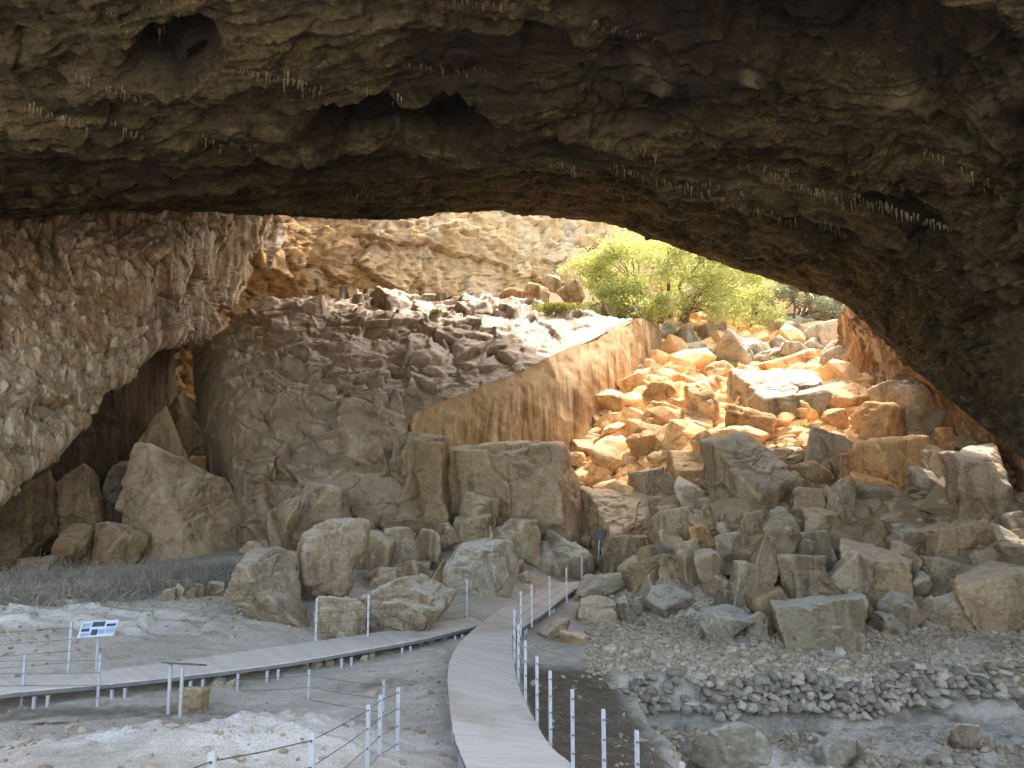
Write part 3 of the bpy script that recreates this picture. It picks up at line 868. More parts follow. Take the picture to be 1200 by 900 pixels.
# px box (x0,y0,x1,y1) | style | roll deg | tint | label | [base Y]
BL = [
 # sunlit slope
 ((668, 460, 752, 524), 'ramp', 4, SUN, 'broad sunlit boulder sloping down against the foot of the streaked face', 41.0),
 ((752, 448, 795, 487), 'block', 8, OR, 'upright orange-tan block among sunlit boulders, behind a leaning slab', None),
 ((751, 470, 798, 500), 'slab', -28, SUN, 'leaning tan slab propped in front of an upright orange block', None),
 ((733, 494, 780, 536), 'chunk', -15, OR, 'darker shaded tan boulder left of the rounded sunlit boulder', None),
 ((774, 492, 811, 532), 'round', 0, SUN, 'rounded sunlit boulder pitted on its front, middle of the bright slope', None),
 ((792, 476, 836, 509), 'ramp', -8, SUN, 'flat-topped sunlit boulder tilted left above the rounded one', None),
 ((803, 448, 851, 500), 'chunk', 10, SUN, 'tall pale sunlit boulder left of the weeds and the broad flat slab', None),
 ((846, 474, 902, 513), 'block', -6, OR, 'orange block with a shaded front just above the big square boulder', None),
 ((808, 503, 844, 540), 'slab', 35, SUN, 'sunlit slab tilted against the left edge of the big square boulder', None),
 ((782, 527, 831, 562), 'ramp', -6, SUN, 'half sunlit boulder at the shadow line, touching the big square boulder', None),
 ((866, 430, 961, 492), 'ramp', 4, (.93, .88, .78), 'large very bright flat slab lying in full sun in the middle of the slope', None),
 ((826, 504, 931, 606), 'ramp', 3, WARM, 'big square boulder with sunlit top edge and grey streaked front', None),
 ((1006, 414, 1080, 450), 'block', 3, OR, 'long orange block with a split in it under the roof edge', None),
 ((1024, 444, 1106, 508), 'chunk', 6, WARM, 'large cracked brown boulder below the long orange block', None),
 ((990, 470, 1053, 530), 'round', 0, OR, 'smooth dome-shaped orange-brown boulder, upright and rounded on top', None),
 ((966, 446, 1026, 482), 'wedge', -25, OR, 'bright orange tilted boulder above the dome-shaped one', None),
 ((960, 478, 994, 504), 'chunk', 0, OR, 'small bright orange boulder left of the dome-shaped one', None),
 ((930, 500, 1011, 542), 'slab', -14, (1.0, .96, .94), 'dark flat slab jutting left over a shaded gap, purple-grey on top', None),
 ((985, 510, 1092, 580), 'block', 10, OR, 'big smooth brown boulder with flat top under the dome-shaped one', None),
 ((1066, 510, 1112, 562), 'slab', 40, WARM, 'narrow tan slab leaning between the big brown boulder and the dark pillar', None),
 ((1097, 501, 1121, 532), 'chunk', 0, OR, 'small upright tan stone above the left corner of the dark pillar', None),
 ((1115, 508, 1140, 523), 'chunk', 0, WARM, 'small pale stone lying on top of the dark pillar', None),
 ((1135, 501, 1164, 525), 'wedge', 0, WARM, 'small pointed orange stone under the descending roof', None),
 ((1152, 514, 1193, 546), 'wedge', 10, BRN, 'dark triangular stone resting on the right top of the dark pillar', None),
 ((1106, 518, 1197, 618), 'block', 4, (.88, .82, .74), 'tall dark pillar-like boulder with pale left edge near the right wall', None),
 ((950, 378, 1005, 414), 'chunk', 8, PALE, 'hazy pale boulder high on the slope below the grey tree', None),  # hazy ones here: glow of the upper slope painted in as a pale tint
 ((904, 398, 962, 424), 'wedge', -8, PALE, 'low hazy wedge-shaped boulder under the grey tree', None),
 ((960, 406, 998, 432), 'chunk', 0, PALE, 'hazy pale stone right of the weeds high on the slope', None),
 ((1012, 378, 1044, 408), 'chunk', 0, SUN, 'sunlit stone half hidden by the edge of the roof', None),
 ((834, 390, 888, 430), 'chunk', -10, COOL, 'blue-grey boulder below the green tree', None),
 ((778, 380, 820, 411), 'wedge', 20, GREY, 'grey pointed boulder under the trunk of the green tree', None),
 ((813, 377, 856, 403), 'block', 6, TAN, 'flat brown boulder directly beneath the green tree', None),
 ((880, 406, 930, 426), 'slab', 12, GREY, 'thin grey slab beside a small green weed', None),
 ((802, 408, 836, 431), 'chunk', 0, GREY, 'small grey boulder left of the blue-grey one', None),
 ((935, 350, 1012, 384), 'chunk', 6, COOL, 'bluish heap-like outcrop highest on the slope at the right', None),
 ((607, 331, 645, 357), 'block', -8, SUN, 'squarish sunlit boulder perched behind the top of the great block', 52),
 ((652, 329, 686, 354), 'slab', 40, SUN, 'leaning pale slab behind the grass on the great block', 52),
 ((636, 323, 657, 338), 'chunk', 0, TAN, 'small rounded stone behind two boulders above the great block', 54),
 ((583, 339, 613, 357), 'chunk', 0, OR, 'orange stone at the left of the boulders above the great block', 51),
 ((704, 352, 724, 374), 'wedge', 0, TAN, 'stone left of the tree beside the grass', 50),
 ((764, 377, 794, 399), 'chunk', 0, TAN, 'tan stone at the right end of the great block', 49.5),
 ((728, 358, 766, 380), 'chunk', 10, TAN, 'stone between the great block and the tree', 51),
 # shaded middle
 ((736, 548, 780, 584), 'chunk', 10, GREY, 'dark grey angular boulder just below the sunlit patch', None),
 ((772, 554, 801, 590), 'slab', 40, GREY, 'narrow boulder leaning right beside the round grey boulder', None),
 ((786, 558, 829, 598), 'round', 0, GREY, 'round pitted grey boulder left of the big square boulder', None),
 ((680, 572, 772, 645), 'ramp', -3, WARM, 'large boulder with bluish flat top between walkway sign and square boulder', None),
 ((764, 592, 823, 640), 'block', 4, TAN, 'flat-fronted square boulder with brown stains, left of the big square boulder', None),
 ((818, 590, 845, 622), 'wedge', 0, TAN, 'small pointed stone below the left corner of the big square boulder', None),
 ((841, 599, 864, 628), 'wedge', 20, TAN, 'small triangular stone below the middle of the big square boulder', None),
 ((856, 596, 903, 640), 'block', 10, TAN, 'angular tan boulder below the big square boulder', None),
 ((892, 594, 937, 660), 'chunk', -15, GREY, 'layered grey boulder with pale flakes, left of the domed brown boulder', None),
 ((806, 614, 841, 646), 'slab', 28, OR, 'small smooth orange slab lying on the tall leaning pair', None),
 ((836, 624, 868, 657), 'chunk', 0, GREY, 'grey stone wedged above the tilted long slab', None),
 ((790, 630, 832, 694), 'slab', 16, GREY, 'left half of the split leaning grey boulder', None),
 ((810, 643, 849, 703), 'slab', 14, GREY, 'right half of the split leaning grey boulder', None),
 ((862, 625, 914, 702), 'slab', -32, COOL, 'long grey slab tilted steeply left with pale streaks', None),
 ((848, 656, 886, 716), 'slab', -22, COOL, 'blue-grey slab standing beside a dark gap', None),
 ((832, 690, 868, 722), 'chunk', 0, DK, 'dark stone in the gap behind the low blue-grey boulders', None),
 ((750, 685, 814, 726), 'wedge', -20, COOL, 'grey wedge-shaped boulder on the edge of the gravel terrace', None),
 ((814, 713, 887, 750), 'wedge', 18, COOL, 'low blue-grey boulder between the grey wedge and the flat-topped block', None),
 ((822, 727, 860, 754), 'wedge', 0, COOL, 'small bluish stone half buried in the gravel', None),
 ((874, 717, 908, 750), 'chunk', 0, GREY, 'grey stone touching the left side of the flat-topped block', None),
 ((903, 693, 1009, 762), 'cube', 1, (.90, .93, .90), 'flat-topped square grey block standing alone on the gravel terrace', None),
 ((748, 673, 776, 695), 'wedge', 0, PALE, 'small pale stone at the top of the gravel beside the walkway end', None),
 ((728, 650, 788, 688), 'chunk', 8, BRN, 'brown rounded boulder right of the walkway sign', None),
 ((705, 628, 756, 675), 'chunk', 0, BRN, 'dark brown boulder directly behind the walkway sign', None),
 ((716, 697, 746, 730), 'wedge', 0, PALE, 'whitish stone at the left top of the gravel', None),
 ((675, 698, 722, 732), 'chunk', 0, GREY, 'low grey outcrop beside the right fence of the walkway', None),
 ((672, 669, 732, 704), 'wedge', -16, GREY, 'pale-topped outcrop at the foot of the walkway sign', None),
 ((630, 722, 668, 748), 'wedge', 0, GREY, 'low grey rock beside the walkway fence where the walkway straightens', None),
 ((655, 738, 688, 756), 'chunk', 0, TAN, 'small tan rock at the left edge of the gravel', None),
 ((762, 637, 802, 658), 'block', 0, DK, 'dark slab lying in shadow under the square stained boulder', None),
 ((924, 570, 968, 602), 'block', -14, TAN, 'tilted flat tan stone left of the pale upright boulder', None),
 ((958, 558, 1004, 614), 'slab', -18, PALE, 'pale upright boulder leaning left above the domed brown boulder', None),
 ((932, 595, 996, 648), 'round', 8, WARM, 'domed brown boulder with pale bands', None),
 ((928, 620, 977, 666), 'chunk', 10, COOL, 'grey boulder under the domed brown boulder', None),
 ((910, 648, 964, 702), 'block', 0, COOL, 'dark grey block behind the flat-topped block', None),
 ((960, 646, 1022, 704), 'slab', -40, COOL, 'grey slab slanting down to the flat-topped block', None),
 ((993, 688, 1024, 722), 'round', 20, GREY, 'small oval grey stone right of the flat-topped block', None),
 ((980, 634, 1064, 704), 'block', 2, WARM, 'big broad boulder with layered top in the middle of the shaded pile', None),
 ((1040, 635, 1073, 684), 'chunk', 0, TAN, 'pale blocky stone on the right front of the big broad boulder', None),
 ((993, 607, 1037, 640), 'wedge', 0, BRN, 'brown triangular stone on top of the big broad boulder', None),
 ((1028, 600, 1062, 623), 'chunk', 0, WARM, 'one of the small stones beneath the big smooth brown boulder, the flat one', None),
 ((1035, 574, 1067, 599), 'wedge', 0, WARM, 'pale-edged triangular stone under the big smooth brown boulder', None),
 ((1036, 613, 1074, 640), 'chunk', 0, PALE, 'small boulder with whitish top above the big broad boulder', None),
 ((1068, 608, 1167, 660), 'block', 10, WARM, 'long pale-edged block lying below the dark pillar', None),
 ((1132, 613, 1215, 668), 'wedge', -6, TAN, 'sloping grey-tan boulder at the right edge below the dark pillar', None),
 ((1071, 653, 1144, 695), 'block', -3, (.82, .84, .82), 'square boulder, dark grey at left and tan at right, under the long block', None),
 ((1112, 661, 1218, 744), 'block', 4, WARM, 'largest tan boulder at the right edge on the terrace', None),
 ((1070, 689, 1134, 740), 'wedge', 14, TAN, 'pointed tan boulder left of the largest boulder at the right edge', None),
 ((1028, 695, 1074, 738), 'chunk', -12, GREY, 'grey lump-shaped boulder left of the pointed tan one', None),
 ((1024, 719, 1062, 744), 'wedge', 0, GREY, 'small grey stone in front of the grey lump-shaped boulder', None),
 ((993, 553, 1049, 586), 'slab', -22, OR, 'smooth orange-brown slab leaning under the big smooth brown boulder', None),
 ((930, 540, 981, 570), 'round', 0, BRN, 'dark brown rounded boulder in the shaded gap under the jutting slab', None),
 ((974, 532, 997, 566), 'slab', 12, BRN, 'narrow brown stone standing left of the big smooth brown boulder', None),
 ((915, 558, 960, 584), 'chunk', 0, BRN, 'brown stone right of the big square boulder', None),
 # below the great block
 ((476, 506, 536, 615), 'block', 5, (.88, .80, .69), 'narrow upright rock pillar at the right front of the great block', 33.0),
 ((520, 515, 688, 640), 'cube', 9, (.86, .80, .71), 'very large square pale-topped boulder right of the narrow pillar', 33.2),
 ((628, 620, 696, 676), 'round', 0, (.80, .82, .78), 'greenish-grey boulder beside the dark gap at the walkway end', None),
 ((572, 608, 633, 652), 'wedge', 0, TAN, 'rounded tan slab under the very large square boulder', 31.0),
 ((532, 602, 575, 640), 'block', 0, TAN, 'small square block under the left half of the very large square boulder', 31.2),
 ((538, 578, 585, 614), 'round', -10, TAN, 'rounded boulder resting against the front of the very large square boulder', 31.8),
 ((508, 612, 543, 642), 'wedge', 20, GREY, 'leaning grey stone with a pale edge at the foot of the narrow pillar', 30.6),
 ((523, 634, 610, 724), 'round', 10, PALE, 'large whitish boulder left of the straight part of the walkway', 26.2),
 ((592, 636, 657, 692), 'wedge', -24, (1.0, 1.0, .97), 'ridged pale rock sloping down to the edge of the walkway', 31.5),
 ((414, 670, 534, 750), 'chunk', 4, (1.0, .95, .87), 'long mottled boulder behind the small side walkway', None),
 ((455, 655, 504, 682), 'block', 0, GREY, 'thin grey slab lying on the long mottled boulder', 26.5),
 ((498, 654, 524, 690), 'wedge', 0, WARM, 'small brown stone between the thin slab and the large whitish boulder', 26.5),
 ((428, 622, 464, 678), 'block', -4, WARM, 'pale upright block above the long mottled boulder, left of a grey one', 28.0),
 ((449, 617, 489, 660), 'block', 6, GREY, 'grey upright block right of a pale one under the great block', 28.6),
 ((477, 619, 518, 664), 'chunk', 0, GREY, 'angular grey boulder under the foot of the narrow pillar', 28.8),
 ((351, 609, 430, 712), 'round', -8, (1.02, .94, .84), 'tall egg-shaped brown and white boulder under the great block', None),
 ((308, 582, 357, 654), 'round', 0, (.82, .74, .64), 'smooth brown boulder left of the tall egg-shaped one', 28.5),
 ((343, 564, 412, 624), 'chunk', -14, (.95, .86, .76), 'rough boulder on top of the tall egg-shaped one', 30.0),
 ((418, 606, 444, 650), 'chunk', 0, WARM, 'small knobbly stone at the foot of the great block', 29.2),
 ((268, 642, 373, 736), 'wedge', 18, (.80, .78, .74), 'grey pointed boulder standing on the dusty floor beside the dry brush', None),
 ((371, 698, 430, 756), 'chunk', 0, (.95, .90, .82), 'rough brown boulder in front of the tall egg-shaped one', None),
 # hollow under the left wall
 ((72, 543, 130, 630), 'slab', 18, BRN, 'thin brown slab leaning in the dark hollow under the left wall', 33.0),
 ((155, 518, 304, 668), 'wedge', -10, (.86, .75, .62), 'large jagged brown slab sloping up to the great block from the brush', 32.5),
 ((168, 480, 250, 600), 'slab', 32, (.74, .62, .49), 'dark brown slab leaning behind the large jagged one', 37.0),
 ((192, 462, 262, 522), 'wedge', -8, (.74, .62, .49), 'topmost brown slab in the hollow beside the great block', 40.0),
 ((-30, 540, 64, 668), 'slab', -4, BRN, 'upright brown rock at the left edge under the overhang', 31.5),
 ((126, 540, 158, 622), 'slab', 2, DK, 'narrow dark rock standing between two brown slabs in the hollow', 35.0),
 ((104, 612, 172, 672), 'chunk', 0, BRN, 'low brown boulder behind the dry brush, left of the large jagged slab', 31.0),
 ((66, 614, 108, 674), 'chunk', 0, BRN, 'small brown boulder behind the dry brush under the leaning thin slab', 31.0),
 ((16, 650, 72, 690), 'wedge', 0, BRN, 'flat brown stone at the far left behind the dry brush', 29.5),
]
GREATW = 1.0
for k, (bx, style, roll, tint, label, Yb) in enumerate(BL):
    x0, y0, x1, y1 = bx
    if Yb is None:
        hit = ground_hit((x0 + x1) / 2, y1)
        Yb = hit[1]
    a = at(x0, y1, Yb); b = at(x1, y0, Yb)
    wx = b[0] - a[0]; hz = b[2] - a[2]
    dep = {'slab': .55, 'wedge': .85, 'block': .8, 'ramp': 1.1, 'cube': .8, 'round': .85, 'chunk': .8}[style] * max(wx, min(hz, wx * 1.6))
    dep = min(dep, 5.0)
    Yc = Yb + dep * .35
    s = Yc / Yb
    xa, xb = at(x0, y0, Yc)[0], at(x1, y0, Yc)[0]
    zt, zb = at(x0, y0, Yc)[2], at(x0, y1, Yb)[2]
    lo = np.array([xa, Yc - dep / 2, zb - .22 * (zt - zb) - .1]); hi = np.array([xb, Yc + dep / 2, zt])
    pxs = max(x1 - x0, y1 - y0)
    lev = 6 if pxs > 72 else (5 if pxs > 30 else 4)
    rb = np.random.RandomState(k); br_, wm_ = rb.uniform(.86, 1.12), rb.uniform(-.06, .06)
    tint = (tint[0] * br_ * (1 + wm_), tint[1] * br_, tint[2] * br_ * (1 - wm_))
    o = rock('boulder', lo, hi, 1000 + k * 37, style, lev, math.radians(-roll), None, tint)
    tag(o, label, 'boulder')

# --- smaller stones that fill the slope (individuals), then loose scree
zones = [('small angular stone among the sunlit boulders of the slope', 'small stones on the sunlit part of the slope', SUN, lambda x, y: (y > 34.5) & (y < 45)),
         ('hazy pale stone in the far upper slope below the trees', 'stones on the far upper slope', (1.12, 1.10, 1.0), lambda x, y: y >= 45),  # haze of the far slope put into the pale tint
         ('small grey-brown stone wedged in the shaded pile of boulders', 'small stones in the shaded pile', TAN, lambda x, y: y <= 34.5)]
pts = []
tries = 0
r = np.random.RandomState(5)
while len(pts) < 175 and tries < 60000:
    tries += 1
    y = 22.5 + (62 - 22.5) * r.rand() ** 1.3; x = r.uniform(3, 30)
    if not in_rubble(np.array(x), np.array(y)): continue
    s = r.uniform(.4, 1.05) * (1 + .02 * (y - 25)) * (1 + 0.7 * (r.rand() > .85))
    if all((x - a) ** 2 + (y - b) ** 2 > (s * .75 + c * .75) ** 2 for a, b, c in pts): pts.append((x, y, s))
for k, (x, y, s) in enumerate(pts):
    z = terrain(x, y)[0]
    sx, sy, sz = s * r.uniform(.7, 1.25), s * r.uniform(.7, 1.25), s * r.uniform(.5, .95)
    st = ['chunk', 'block', 'wedge', 'chunk', 'round'][r.randint(5)]
    zi = [i for i, zz in enumerate(zones) if zz[3](x, y)][0]
    lab, grp, tn, _ = zones[zi]
    if zi == 2: tn = [TAN, GREY, WARM, BRN, PALE, COOL][r.randint(6)]
    t = np.array(tn) * r.uniform(.80, 1.12)
    o = rock('stone', (x - sx, y - sy, z - sz * .5), (x + sx, y + sy, z + sz * 1.25), 9000 + k * 13, st, 4, r.uniform(-.6, .6), r.uniform(0, 6), tuple(t))
    tag(o, lab, 'stone', grp)

k = 0
while k < 46:
    x, y = r.uniform(-11, 1.2), r.uniform(25.2, 32.5)
    px = 600 + 866 * x / y
    if not (300 < px < 620) or (px > 520 and y < 29) or (y < 27.5 and px < 430): continue
    s_ = r.uniform(.28, .62)
    z = terrain(x, y)[0]
    o = rock('stone', (x - s_, y - s_ * .8, z - s_ * .4), (x + s_ * r.uniform(.7, 1.2), y + s_, z + s_ * r.uniform(.6, 1.3)), 15000 + k * 17, ['chunk', 'block', 'wedge', 'round'][r.randint(4)], 4,
             r.uniform(-.5, .5), r.uniform(0, 6), tuple(np.array([TAN, GREY, WARM, PALE][r.randint(4)]) * r.uniform(.8, 1.05)))
    tag(o, 'small stone in the heap between the great block and the walkways', 'stone', 'small stones at the foot of the great block')
    k += 1

def stones_mesh(pos, size, seed, level=1, flat=.7, nvar=14):
    """many small angular stones in one mesh (uncountable scree)"""
    r = np.random.RandomState(seed)
    shapes = []
    for i in range(nvar):
        P, FA = rock_shape(level, seed + i, ['chunk', 'block', 'wedge'][i % 3])
        shapes.append((P, FA))
    Vs, Fs, n = [], [], 0
    for i, (c, s) in enumerate(zip(pos, size)):
        P, FA = shapes[r.randint(nvar)]
        sc = s * np.array([r.uniform(.7, 1.3), r.uniform(.7, 1.3), r.uniform(.7, 1.1) * flat])
        R = rotm('Z', r.uniform(0, 6.28)) @ rotm('X', r.uniform(-.5, .5)) @ rotm('Y', r.uniform(-.5, .5))
        Vs.append((P * sc) @ R.T + c)
        Fs.append(FA + n); n += len(P)
    return np.concatenate(Vs), np.concatenate(Fs)

# scree between the boulders
P = []; S = []
r = np.random.RandomState(8)
xx = r.uniform(2, 34, 34000); yy = 22.3 + 40 * r.rand(34000) ** 1.2
m = in_rubble(xx, yy)
xx, yy = xx[m], yy[m]
s = np.exp(r.normal(math.log(.17), .5, len(xx))) * (1 + .02 * (yy - 22))
zz = terrain(xx, yy)
lit = yy > 34.5 + .15 * (8 - xx)  # sunlight and gap shade are painted into the two scree tints
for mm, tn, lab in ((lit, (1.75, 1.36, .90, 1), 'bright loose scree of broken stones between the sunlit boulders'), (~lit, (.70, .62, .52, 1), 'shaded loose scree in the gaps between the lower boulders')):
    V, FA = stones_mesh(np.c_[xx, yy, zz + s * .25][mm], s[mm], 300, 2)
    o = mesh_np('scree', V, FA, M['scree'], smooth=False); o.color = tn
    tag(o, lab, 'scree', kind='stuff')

# gravel on the terrace
n = 30000
xx = r.uniform(1.6, 17.5, n); yy = r.uniform(17.6, 31, n)
ft = np.interp(xx, [1.6, 2.6, 3.6, 5, 6.5, 8, 9.5, 17], [18, 26, 30.5, 28.5, 26, 24, 23, 22.5])
dens = np.clip(fbm(np.c_[xx * .5, yy * .5, xx * 0], 4, 40) * 1.2 + .72, .12, 1) * np.interp(xx, [1.6, 2.4, 9, 12, 17], [.6, 1, 1, .6, .35])
m = (yy > wall_Y(xx) + .05) & (yy < ft) & (r.rand(n) < dens)
xx, yy = xx[m], yy[m]
s = np.exp(r.normal(math.log(.048), .42, len(xx)))
zz = terrain(xx, yy)
V, FA = stones_mesh(np.c_[xx, yy, zz + s * .2], s, 340, 1)
o = mesh_np('gravel', V, FA, M['scree'], smooth=False); o.color = (.86, .84, .80, 1)
tag(o, 'pale broken gravel spread over the terrace above the stone wall', 'gravel', kind='stuff')

# thin stones and pebbles scattered over the dusty floor
P = []; S = []
n = 9000
xx = r.uniform(-15, 14, n); yy = r.uniform(9.8, 24, n)
dens = np.clip(fbm(np.c_[xx * .35, yy * .5, xx * 0], 4, 44) * 2.2 + .18, .03, 1)
dens = np.maximum(dens, .6 * ((xx > 3.0) & (yy < 17.8)))
dens = np.maximum(dens, .8 * np.exp(-((xx + 1.7) / .9) ** 2 - ((yy - 17.2) / 2.2) ** 2))
wk = (xx > np.interp(yy, [9, 11.6, 14, 17, 20, 26, 33], [0.1, -.8, -1.25, -1.35, -1.0, .4, 2.2])) & (xx < np.interp(yy, [9, 11.6, 14, 17, 20, 26, 33], [2.2, 1.1, .5, .15, .3, 1.8, 4]))
br_ = (xx < -1) & (np.abs(yy - np.interp(xx, [-12, -8.5, -5, -1], [15.4, 16.4, 18.2, 20.6])) < .6)
m = (r.rand(n) < dens) & ~wk & ~br_ & ~((xx > 1.5) & (yy > 17.7))
xx, yy = xx[m], yy[m]
ex_ = r.uniform(2.9, 13, 9500); ey_ = r.uniform(10.5, 17.9, 9500)
me_ = r.rand(9500) < np.clip(fbm(np.c_[ex_ * .5, ey_ * .7, ex_ * 0], 4, 49) * 1.8 + .5, .05, 1)
xx = np.r_[xx, ex_[me_]]; yy = np.r_[yy, ey_[me_]]
s = np.minimum(.11, np.exp(r.normal(math.log(.032), .55, len(xx))))
zz = terrain(xx, yy)
V, FA = stones_mesh(np.c_[xx, yy, zz + s * .15], s, 380, 1)
o = mesh_np('pebbles', V, FA, M['scree'], smooth=False); o.color = (.80, .77, .72, 1)
tag(o, 'loose pebbles strewn over the dusty cave floor', 'pebbles', kind='stuff')

# ------------------------------------------------------------------ dry stone terrace wall
P = []; S = []
Vs, Fs, n0 = [], [], 0
r = np.random.RandomState(77)
shapes = [rock_shape(2, 500 + i, ['block', 'chunk', 'block', 'wedge'][i % 4]) for i in range(20)]
for course in range(6):
    x = 2.2 + r.uniform(0, .3)
    while x < 13.2:
        wdt = np.clip(np.exp(r.normal(math.log(.20), .35)), .10, .40)
        htc = r.uniform(.10, .19)
        y = wall_Y(np.array(x)) - .17 + course * .045 + r.uniform(-.09, .07)
        base = terrain(x, wall_Y(np.array(x)) - .55, False)[0]
        topz = terrain(x, wall_Y(np.array(x)) + .3, False)[0] + .06 + .10 * math.sin(x * 1.7) * math.sin(x * .6)
        z = topz - .06 - (5 - course) * .13 + .05 * math.sin(x * 2.3 + course)
        keep = .04 if 4.5 < x < 9.5 else .30
        if z > base - .12 and r.rand() > keep:
            SH, FA = shapes[r.randint(20)]
            R = rotm('Z', r.uniform(-.5, .5)) @ rotm('Y', r.uniform(-.4, .4)) @ rotm('X', r.uniform(-.3, .3))
            Vs.append((SH * np.array([wdt * .56, r.uniform(.12, .22), htc * .6])) @ R.T + np.array([x, y, z + r.uniform(-.04, .04)]))
            Fs.append(FA + n0); n0 += len(SH)
        x += wdt * .93
sw = mesh_np('dry_stone_wall', np.concatenate(Vs), np.concatenate(Fs), M['wallstone'], smooth=False)
tag(sw, 'low dry stone retaining wall of rough grey stones along the terrace edge', 'stone wall')

# tumbled stone patch low in the pit
Vs, Fs, n0 = [], [], 0
for k in range(260):
    x = r.normal(4.7, 1.0); y = r.normal(12.4, .45)
    if k > 140: x = r.normal(9.3, 1.4); y = r.normal(15.4, .5)
    SH, FA = shapes[r.randint(20)]
    s_ = r.uniform(.06, .15)
    z = terrain(x, y)[0]
    Vs.append(SH * np.array([s_ * 1.2, s_, s_ * .75]) @ rotm('Z', r.uniform(0, 6)).T + np.array([x, y, z + s_ * .25])); Fs.append(FA + n0); n0 += len(SH)
o = mesh_np('tumbled_stones', np.concatenate(Vs), np.concatenate(Fs), M['wallstone'], smooth=False)
tag(o, 'tumbled loose stones on the floor of the dug pit', 'stones', kind='stuff')

def floor_rock(px, py0, px1, py1, style, tint, label, name='stone', cat='stone', group=None, seed=0, roll=0):
    hit = ground_hit((px + px1) / 2, py1)
    Yb = hit[1]
    a = at(px, py1, Yb); b = at(px1, py0, Yb)
    dep = (b[0] - a[0]) * .8
    o = rock(name, (a[0], Yb - dep * .1, a[2] - .2 * (b[2] - a[2]) - .05), (b[0], Yb + dep * .9, b[2]), 4000 + seed * 11, style, 5, roll, None, tint)
    tag(o, label, cat, group)
    return o
floor_rock(203, 806, 240, 838, 'block', (.95, .85, .70), 'tan square stone behind the posts of the front left fence', seed=1)
floor_rock(815, 856, 910, 908, 'round', (.78, .84, .84), 'smooth blue-grey hump of rock in the pit bottom', 'boulder', 'boulder', seed=2)
floor_rock(1165, 775, 1215, 840, 'round', (.95, .92, .82), 'pale rounded boulder at the right end of the stone wall', 'boulder', 'boulder', seed=3)
floor_rock(960, 862, 1020, 905, 'chunk', (.72, .74, .74), 'low grey stone in the right part of the pit', seed=4)
floor_rock(1120, 850, 1150, 880, 'chunk', (.9, .9, .88), 'light stone lying in the pit below the right end of the wall', seed=5)
floor_rock(735, 700, 760, 722, 'chunk', (.95, .95, .92), 'small pale stone sunk in the top of the gravel', seed=6)
# row of stones along the side walkway and the little pile by the brush
for k, (a, b, c, d_) in enumerate([(245, 795, 262, 806), (262, 797, 280, 808), (270, 785, 290, 795), (300, 782, 318, 792), (350, 776, 362, 784), (362, 774, 378, 783), (378, 773, 392, 781),
                                  (392, 770, 404, 778), (420, 768, 432, 776), (432, 762, 440, 774), (488, 750, 497, 757), (500, 748, 510, 755), (515, 744, 524, 751)]):
    floor_rock(a, b, c, d_, 'chunk', (1.1, 1.08, 1.02), 'whitish stone in the row under the edge of the side walkway', group='stones along the side walkway', seed=20 + k)
for k, (a, b, c, d_) in enumerate([(188, 690, 204, 704), (202, 685, 216, 703), (216, 688, 228, 702), (228, 684, 240, 700), (196, 680, 210, 692), (212, 678, 226, 690), (240, 682, 262, 698)]):
    floor_rock(a, b, c, d_, 'block', (1.0, .98, .9), 'pale stone in the short stacked row beside the dry brush', group='stones stacked beside the brush', seed=50 + k)

# ------------------------------------------------------------------ stalactites (parts of the roof)
lines = [((80, 88), (165, 120), 18), ((275, 84), (360, 102), 22), ((35, 131), (105, 153), 18), ((135, 150), (170, 166), 7), ((340, 106), (380, 113), 7),
         ((235, 165), (300, 178), 16), ((400, 105), (470, 118), 12), ((480, 82), (570, 86), 8), ((525, 2), (605, 10), 14), ((655, 195), (750, 242), 26), ((738, 176), (772, 186), 14),
         ((865, 200), (925, 208), 16), ((905, 214), (1000, 244), 26), ((1000, 236), (1120, 276), 30), ((712, 196), (800, 222), 20), ((800, 222), (930, 264), 24), ((690, 30), (770, 50), 10),
         ((962, 262), (990, 278), 8), ((180, 35), (195, 40), 4), ((800, 210), (880, 235), 10), ((120, 15), (200, 12), 5), ((380, 225), (450, 232), 10), ((1080, 180), (1180, 235), 8)]
items = []
r = np.random.RandomState(3)
for (a, b, n) in lines:
    for k in range(int(n * 2.4)):
        t = r.rand()
        px = a[0] + (b[0] - a[0]) * t + r.normal(0, 2.0); py = a[1] + (b[1] - a[1]) * t + r.normal(0, 2.5)
        d = ray(px, py - 4)
        loc, nrm, idx, dist = ceil_bvh.ray_cast(Vector((0, 0, CZ)), Vector(d).normalized())
        if loc is None: continue
        L = r.uniform(.06, .19) * (2.0 if r.rand() > .9 else 1.0)
        items.append((np.array(loc), L, r.uniform(.007, .013) + L * .03))
items.sort(key=lambda q: -q[1])
def stal(mb, c, L, rad):
    up = c + np.array([0, 0, .12])
    mb.tube(up, c - np.array([0, 0, L * .2]), rad * 2.4, rad, 6, False)
    mb.tube(c - np.array([0, 0, L * .2]), c - np.array([0, 0, L]), rad, rad * .25, 6, True)
for q in items[:99]:
    mb = MB(); stal(mb, *q)
    mb.build('stalactite', M['stal'], ceil_o, True)
mb = MB()
for q in items[99:]: stal(mb, *q)
o = mb.build('stalactites', M['stal'], ceil_o, True); o['kind'] = 'stuff'

